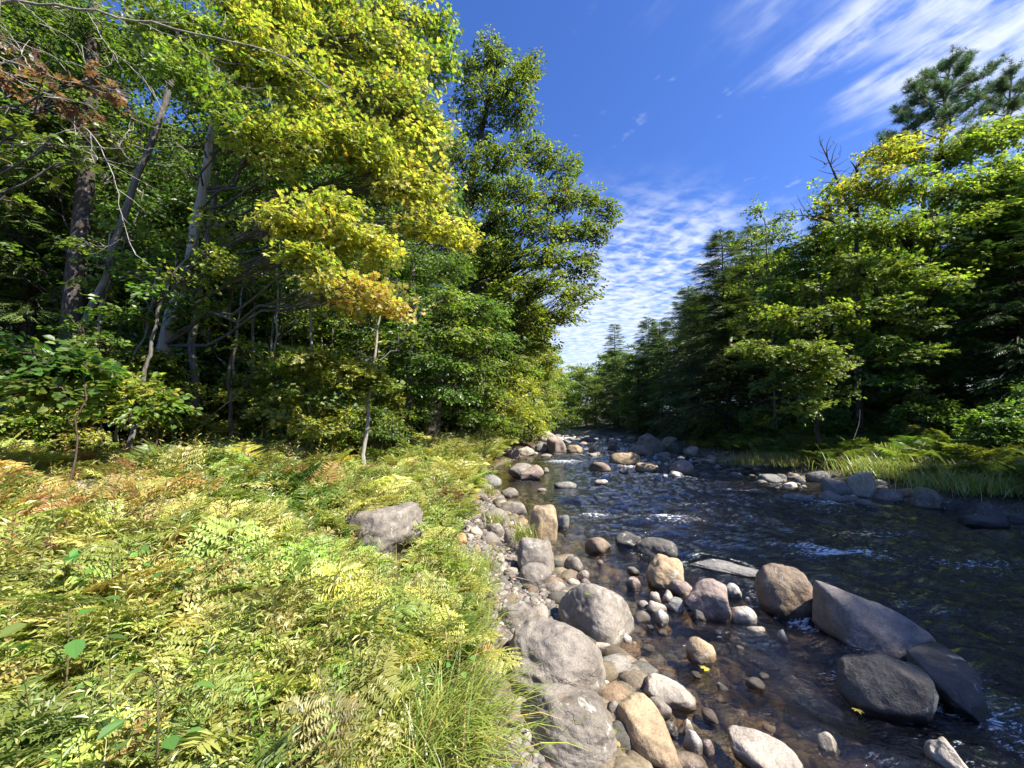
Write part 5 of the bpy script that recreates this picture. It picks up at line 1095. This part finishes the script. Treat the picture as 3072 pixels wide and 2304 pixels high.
# slender leafy stems mixed all through the ferns
def leafy_stems(n, sampler, g, hmul=1.0):
    xy = np.array([sampler() for _ in range(n)]); z = ground(xy[:, 0], xy[:, 1]); q = 20
    dd = np.hypot(xy[:, 0], xy[:, 1]); mnd = .55 + .8 * sst(.5 + .6 * wob(xy[:, 0] + 3, xy[:, 1] + 9, 1.5, 4)) + .28 * sst((xy[:, 1] - 4.5) / 2) * sst((xy[:, 0] - xfern(xy[:, 1]) + 2.0) / 1.2)
    h = rng.uniform(.38, .78, n) * mnd * hmul * np.clip(.62 + .09 * dd, .66, 1.1); lean = rng.normal(0, .16, (n, 2))
    t = np.linspace(.28, 1, q)[None] + rng.normal(0, .02, (n, q)); top = np.c_[lean * h[:, None], h]
    P = np.c_[xy, z][:, None] + top[:, None] * t[..., None]; a = np.arange(q)[None] * 2.4 + rng.uniform(0, 6.28, (n, 1))
    D = np.stack([np.cos(a), np.sin(a), .75 - .9 * (1 - t) + rng.normal(0, .25, (n, q))], -1)
    L = (.055 + .03 * rng.random((n, 1))) * (1.15 - .5 * t) * np.clip(.7 + .08 * dd, .75, 1.15)[:, None]
    C = np.repeat(np.array([fcol(x, y, p) for (x, y), p in zip(xy, .5 + .5 * wob(xy[:, 0] * 1.3 + 5, xy[:, 1] * 1.3, .9, 5))]), q, 0) * (1 + .15 * rng.standard_normal((n * q, 1))).clip(.6, 1.4)
    leaves(g, P.reshape(-1, 3), D.reshape(-1, 3), np.array([0, 0, 1.]) + rng.normal(0, .3, (n * q, 3)), L.ravel(), L.ravel() * .27, C, DIAMOND)
    b0 = np.c_[xy, z]; tubes(g, np.stack([b0, b0 + top * .5 + [0, 0, .01], b0 + top], 1), np.tile([.003, .0025, .001], (n, 1)), 3, (.16, .13, .05))
leafy_stems(2500, s_fern, g)
leafy_stems(1500, s_fern2, g)
tag(g.build('fern_cover', M_FERN), 'dense waist-high cover of yellow green ferns over the left bank', kind='stuff')
# forest floor greenery, thinner
def s_under():
    while True:
        y = 5 + 14 * rng.random(); x = -1.4 * y + 1.4 * y * rng.random(); e = np.interp(y, [5, 7, 9, 11, 14, 19], [-8, -9, -7.5, -5.5, -4.5, -3])
        if x < e: return x, y
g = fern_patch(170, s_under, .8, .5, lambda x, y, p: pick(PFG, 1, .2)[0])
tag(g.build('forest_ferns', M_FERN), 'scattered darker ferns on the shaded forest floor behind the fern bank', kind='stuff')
def s_r():
    while True:
        y = 5 + 16 * rng.random(); x = xr(y) + 1.3 + 6 * rng.random() ** 1.4
        return x, y
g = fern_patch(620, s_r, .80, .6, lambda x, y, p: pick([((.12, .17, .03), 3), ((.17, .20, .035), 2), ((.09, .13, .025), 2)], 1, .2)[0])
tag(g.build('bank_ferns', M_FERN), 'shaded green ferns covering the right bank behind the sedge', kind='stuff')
# ferns one can point at
def fern_plant(label, base, az, elev, L, curve, kind, pal, grp=None):
    n = len(az); root = Geo(); b = np.array(base)
    fronds(root, np.zeros((n, 3)) + rng.normal(0, .02, (n, 3)) * [1, 1, 0], np.array(az), np.array(elev), np.array(L), np.array(curve), kind, pick(pal, n, .08))
    o = root.build('fern', M_FERN, None, False, tuple(b)); return tag(o, label, 'fern', grp)
PFY = [((.42, .40, .07), 3), ((.38, .38, .06), 2)]
def fb(px, py, y): p = pos(px, py, y); return (p[0], p[1], g1(p[0], p[1]))
fern_plant('tall yellow fern with arching ladder fronds in front of the forest edge', fb(720, 1400, 6.6), [.2, .9, 2.0, 2.9, 4.0, 5.2], [1.3, 1.25, 1.35, 1.2, 1.3, 1.25], [1.15, 1.1, 1.2, 1.1, 1.0, 1.1], [1.2, 1.3, .9, 1.4, 1.3, 1.2], 'ladder', PFY)
fern_plant('second tall yellow fern right beside the first at the forest edge', fb(800, 1420, 6.4), [.5, 1.5, 2.4, 3.6, 5.0], [1.3, 1.3, 1.25, 1.2, 1.3], [1.1, 1.05, 1.0, 1.0, 1.1], [1.3, 1.1, 1.2, 1.4, 1.2], 'ladder', PFY)
fern_plant('single bright fern spreading at the left edge before the forest', fb(70, 1440, 5.9), [.1, 1.0, 2.2, 3.4, 4.6, 5.6], [1.1, 1.2, 1.15, 1.0, 1.1, 1.2], [.9, .85, .8, .9, .8, .9], [1.3, 1.3, 1.4, 1.3, 1.2, 1.4], 'ladder', PFY)
fern_plant('lime fern leaning over the right end of the low maple', fb(980, 1330, 8.4), [.2, 1.2, 2.5, 4.0, 5.3], [1.2, 1.3, 1.2, 1.1, 1.2], [1.1, 1.1, 1.0, 1.0, 1.1], [1.2, 1.2, 1.3, 1.3, 1.2], 'ladder', PFY)
for px, py, y, lab in [(2730, 1330, 11, 'pale fern rising behind the tallest sedge on the right bank'), (2950, 1380, 10, 'fern catching light at the right edge above dark grass')]:
    fern_plant(lab, fb(px, py, y), [2.2, 3.0, 3.8, 4.6, 1.2], [1.2, 1.2, 1.1, 1.2, 1.3], [1.2, 1.2, 1.1, 1.1, 1.2], [1.1, 1.2, 1.2, 1.1, 1.0], 'ladder', [((.24, .28, .05), 1)])

# grasses and sedges
def blades(n, xy, h, spread, pal, w=.006, bend=1.2, az0=None, g=None, zoff=None):
    g = g or Geo(); m = 6; az = rng.uniform(0, 6.28, n) if az0 is None else az0 + rng.normal(0, .7, n)
    L = h * rng.uniform(.55, 1.15, n); th0 = 1.5 - np.abs(rng.normal(0, .22, n)) - spread * rng.random(n); cv = bend * rng.uniform(.4, 1.4, n)
    s = np.linspace(0, 1, m); th = th0[:, None] - cv[:, None] * s ** 1.6
    dx = np.c_[np.zeros(n), np.cumsum(np.cos(th), 1)[:, :-1]] / (m - 1); dz = np.c_[np.zeros(n), np.cumsum(np.sin(th), 1)[:, :-1]] / (m - 1)
    hd = np.stack([np.cos(az), np.sin(az)], 1); sd = np.stack([-np.sin(az), np.cos(az)], 1)
    z = ground(xy[:, 0], xy[:, 1]) if zoff is None else zoff
    c = np.concatenate([xy[:, None] + hd[:, None] * (dx * L[:, None])[..., None], (z[:, None] + dz * L[:, None])[..., None]], 2)
    wv = (w * np.array([.7, 1, 1, .85, .55, .05]))[None, :, None] * np.concatenate([sd, np.zeros((n, 1))], 1)[:, None] * (L / h)[:, None, None]
    V = np.stack([c - wv, c + wv], 2).reshape(n, m * 2, 3)
    f = np.array([[2 * i, 2 * i + 1, 2 * i + 3] for i in range(m - 1)] + [[2 * i, 2 * i + 3, 2 * i + 2] for i in range(m - 1)])
    F = (f[None] + (np.arange(n) * m * 2)[:, None, None]).reshape(-1, 3)
    g.add(V.reshape(-1, 3), F, np.repeat(pick(pal, n, .18), m * 2, 0)); return g
PS = [((.26, .31, .06), 4), ((.34, .35, .09), 3), ((.18, .24, .045), 2), ((.40, .28, .10), .6)]
PSR = [((.20, .25, .05), 4), ((.28, .30, .08), 3), ((.34, .25, .10), 1)]
def tuft(label, px, py, zc, n, rx, ry, h, pal, w=.006, spread=.45, bend=1.2, grp='grass tufts and sedge clumps', az0=None, name='sedge_clump'):
    p = at(px, py, zc); xy = np.stack([rng.normal(0, rx, n), rng.normal(0, ry, n)], 1); z = ground(xy[:, 0] + p[0], xy[:, 1] + p[1])
    z = np.maximum(z, zc - .06) - zc
    g = blades(n, xy, h, spread, pal, w, bend, az0, None, z)
    return tag(g.build(name, M_GRASS, None, False, (p[0], p[1], zc)), label, 'sedge' if 'sedge' in name else 'grass', grp)
tuft('grass tuft growing between shore boulders beside the sandy block', 1575, 1612, .28, 260, .07, .09, .32, PS, .004, name='grass_tuft')
tuft('arching sedge clump at the bottom beside the lichen boulder', 1330, 2230, .33, 520, .11, .16, .50, PS, .0035, .6, 1.5, az0=-.2)
tuft('thin sedge clump in front of the arching one at the bottom edge', 1200, 2290, .36, 420, .18, .12, .42, PS, .0035, .5, 1.4)
tuft('dry sedge clump at the fern edge left of the orange rock', 1290, 1960, .36, 380, .14, .16, .42, PS, .0035, .6, 1.4, az0=0)
tuft('sedge trailing over the slab stone near the fern edge', 1400, 1830, .3, 200, .12, .1, .36, PS, .0035, .6, 1.4, az0=0)
tuft('sunlit long grass on the far right bank beside the split rock', 2190, 1335, .40, 2600, .95, .6, .50, PS, .007, .4, 1.1, name='grass_clump')
tuft('sunlit grass mound in the middle of the right shore', 2370, 1385, .40, 2800, .85, .5, .5, PSR, .006, .4, 1.1, name='grass_clump')
tuft('small grass tuft left of the sunlit mound', 2215, 1390, .15, 160, .16, .12, .45, PSR, .009, name='grass_tuft')
tuft('tallest sedge clump on the right shore above the lichened boulder', 2710, 1420, .45, 3200, .6, .45, .62, PSR, .0055, .5, 1.3)
tuft('small sedge tuft left of the lichened boulder', 2540, 1400, .35, 160, .14, .12, .5, PSR, .008)
tuft('tan dried sedge clump right of the tallest sedge', 2840, 1445, .40, 420, .20, .2, .55, [((.40, .31, .14), 3), ((.28, .28, .08), 2)], .008)
tuft('wide shaded grass at the right edge above the dark rocks', 2990, 1460, .45, 2400, .8, .5, .5, PSR, .0055, .4, 1.2, name='grass_clump')
for k_, (px, py, n_, h_) in enumerate([(1450, 1700, 140, .34), (1490, 1560, 120, .30), (1420, 1770, 160, .34), (1405, 1905, 130, .3), (1470, 1475, 160, .36), (1520, 1395, 160, .4), (1355, 2080, 200, .4)]):
    tuft(['grass tuft spilling over gravel below the reddish split rock', 'grass tuft at the fern edge left of the sandy block', 'grass tuft arching over cobbles behind the slab stone', 'grass tuft beside the pale stone at the fern edge', 'grass tuft on the bank beside the dark rounded rock', 'grass tuft above the pinkish bank stone', 'grass tuft between the near ferns and the long grey slab'][k_], px, py, .3, n_, .08, .08, h_, PS, .0035, .6, 1.4, name='grass_tuft')
g = None
xy = np.array([s_r() for _ in range(1100)]); xy[:, 0] -= rng.random(1100) * 1.3
g = blades(1100, xy, .36, .5, PSR, .005, 1.2)
def s_mix():
    while True:
        x, y = s_fern()
        if y < 7: return x, y
xy = np.array([s_mix() for _ in range(1800)]); g = blades(1800, xy, .55, .5, PS, .0032, 1.2, None, g)
tag(g.build('grass', M_GRASS), 'loose grass blades growing among the ferns and along both banks', kind='stuff')
# broad-leaved plants standing in the ferns
def leafy_plant(label, px, py, zc, n, h, size, pal, spread=.16):
    p = at(px, py, zc); b = np.array([p[0], p[1], g1(p[0], p[1])]); root = empty('leafy_plant', tuple(b)); tag(root, label, 'plant', 'broad-leaved plants among the ferns')
    gw, gl = Geo(), Geo(); top = np.array([0, 0, h]); tubes(gw, spline([(0, 0, -.03), (.02, .01, h * .5), top], 6), np.linspace(.008, .004, 6), 4, (.16, .15, .06))
    a = np.arange(n) * 2.399; f = np.linspace(.45, 1, n); P0 = np.outer(f, top); D = np.stack([np.cos(a), np.sin(a), .25 + 0 * a], 1); E = P0 + D * (spread * rng.uniform(.6, 1.1, n))[:, None]
    tubes(gw, np.stack([P0, (P0 + E) / 2 + [0, 0, .015], E], 1), np.tile([.004, .003, .002], (n, 1)), 3, (.16, .17, .06))
    leaves(gl, E, D * [1, 1, 0] + [0, 0, -.25] + rng.normal(0, .15, (n, 3)), np.array([0, 0, 1.]) + rng.normal(0, .3, (n, 3)), size * .72 * rng.uniform(.75, 1.2, n), size * .6 * rng.uniform(.8, 1.1, n), pick(pal, n, .12), OVAL)
    gw.build('stem', M_BARK, root, True); gl.build('leaves', M_LEAF, root)
PLG = [((.10, .24, .05), 3), ((.15, .28, .06), 2), ((.20, .30, .06), 1)]
leafy_plant('big-leaved green plant alone at the lower left among yellow ferns', 200, 1890, .95, 9, .62, .13, PLG, .13)
leafy_plant('bright green leafy plant in the middle of the fern bank', 330, 1710, .95, 16, .62, .10, PLG, .2)
leafy_plant('blue green bramble-like plant right of the bright leafy one', 620, 1730, .9, 26, .6, .08, PLG, .26)
leafy_plant('dark leaved seedling near the bottom centre of the ferns', 470, 2110, .9, 10, .62, .10, PLG, .11)
leafy_plant('low green plant at the foot of the sedge left of the orange rock', 1365, 1990, .5, 18, .3, .06, PLG, .14)
leafy_plant('small green plant at the foot of the grass tuft', 1615, 1612, .3, 10, .10, .035, PLG, .06)
leafy_plant('tall lime leafy plant before the dark forest gap', 480, 1400, .9, 24, .75, .12, [((.2, .27, .05), 1), ((.14, .24, .05), 1)], .3)
# shaded shrubs on the right bank
k = 0
for x, y, r_, lab in [(13.2, 12.6, .9, 'dark shaded bush under the lime maple'), (12.2, 15.5, .9, 'dark shaded bush behind the sunlit grass mound'), (12.6, 10.2, .8, 'dim green bush right of the pale fern'), (12.0, 19.5, 1.0, 'dark bush behind the far sunlit grass'), (14.4, 10.9, 1.0, 'dark bush at the right edge above the shaded ferns'), (11.6, 23.5, 1.0, 'dark bush at the foot of the tallest hemlock')]:
    gen_tree('bank_bush', lab, 'bush', 'shaded bushes on the right bank', x, y, r_ * 1.7, .25, r_, 12, 16, PG, size=.10, aspect=.6, Lsp=.5, q=20, bark='dark', r0=.03)
# fallen wood and leaves
def stick(name, label, pts, r0, r1, bk, cat='branch'):
    b = np.array(pts[0]); g = Geo(); tubes(g, spline(pts, 10) - b, np.linspace(r0, r1, 10), 6, BK[bk]); tag(g.build(name, M_BARK, None, True, tuple(b)), label, cat)
stick('fallen_branch', 'pale fallen branch lying at the left edge of the fern bank', [at(-40, 1475, .95), at(60, 1490, .95), at(160, 1515, .9)], .03, .012, 'pale')
stick('leaning_stick', 'thin bare stick leaning up from the ferns before the forest gap', [at(500, 1420, .8), pos(600, 1270, 7.4), pos(720, 1180, 7.6)], .014, .006, 'grey')
stick('bent_twig', 'pale dead twig hanging at the water side of the right bank bushes', [pos(2560, 1320, 11.5), pos(2578, 1270, 11.6), pos(2580, 1230, 11.7)],   .008, .004, 'grey')
def fallen_leaf(label, px, py, z, size, col):
    p = at(px, py, z); g = Geo(); leaves(g, np.array([[0, 0, 0.]]), np.array([[math.cos(px), math.sin(px), .15]]), np.array([[.1, .1, 1.]]), size, size * .9, np.array([col]), MAPLE)
    tag(g.build('fallen_leaf', M_LEAF, None, False, tuple(p)), label, 'leaf')
fallen_leaf('green fallen leaf lying on the tilted boulder', 1768, 1784, .42, .05, (.2, .3, .05))
fallen_leaf('yellow fallen leaf stranded below the rounded tan stone', 2126, 2012, .012, .075, (.5, .42, .08))
fallen_leaf('yellow fallen leaf drifting in front of the black shaded boulder', 2568, 2126, .015, .06, (.5, .45, .1))
fallen_leaf('small green leaf between lichen boulder and pale cobbles', 1850, 2198, .10, .05, (.2, .33, .05))

n_ = 150; xy = np.array([s_grav() for _ in range(n_)]); z_ = ground(xy[:, 0], xy[:, 1]) + .05 + .04 * rng.random(n_); a_ = rng.uniform(0, 6.28, n_); g = Geo()
leaves(g, np.c_[xy, z_], np.stack([np.cos(a_), np.sin(a_), rng.normal(0, .2, n_)], 1), np.array([0, 0, 1.]) + rng.normal(0, .3, (n_, 3)), rng.uniform(.03, .065, n_), rng.uniform(.025, .055, n_), pick([((.42, .34, .09), 3), ((.26, .14, .06), 3), ((.34, .2, .08), 2), ((.2, .25, .06), 1)], n_), MAPLE)
tag(g.build('leaf_litter', M_LEAF), 'scattered fallen leaves caught among the shore stones', kind='stuff')
stick('driftwood', 'grey driftwood stick lying on the gravel behind the slab stone', [at(1480, 1735, .16), at(1530, 1728, .2), at(1590, 1742, .15)], .014, .006, 'grey', 'driftwood')
stick('driftwood', 'short weathered driftwood piece by the squarish boulder near fern edge', [at(1452, 1690, .2), at(1490, 1672, .24), at(1520, 1668, .2)], .018, .009, 'pale', 'driftwood')
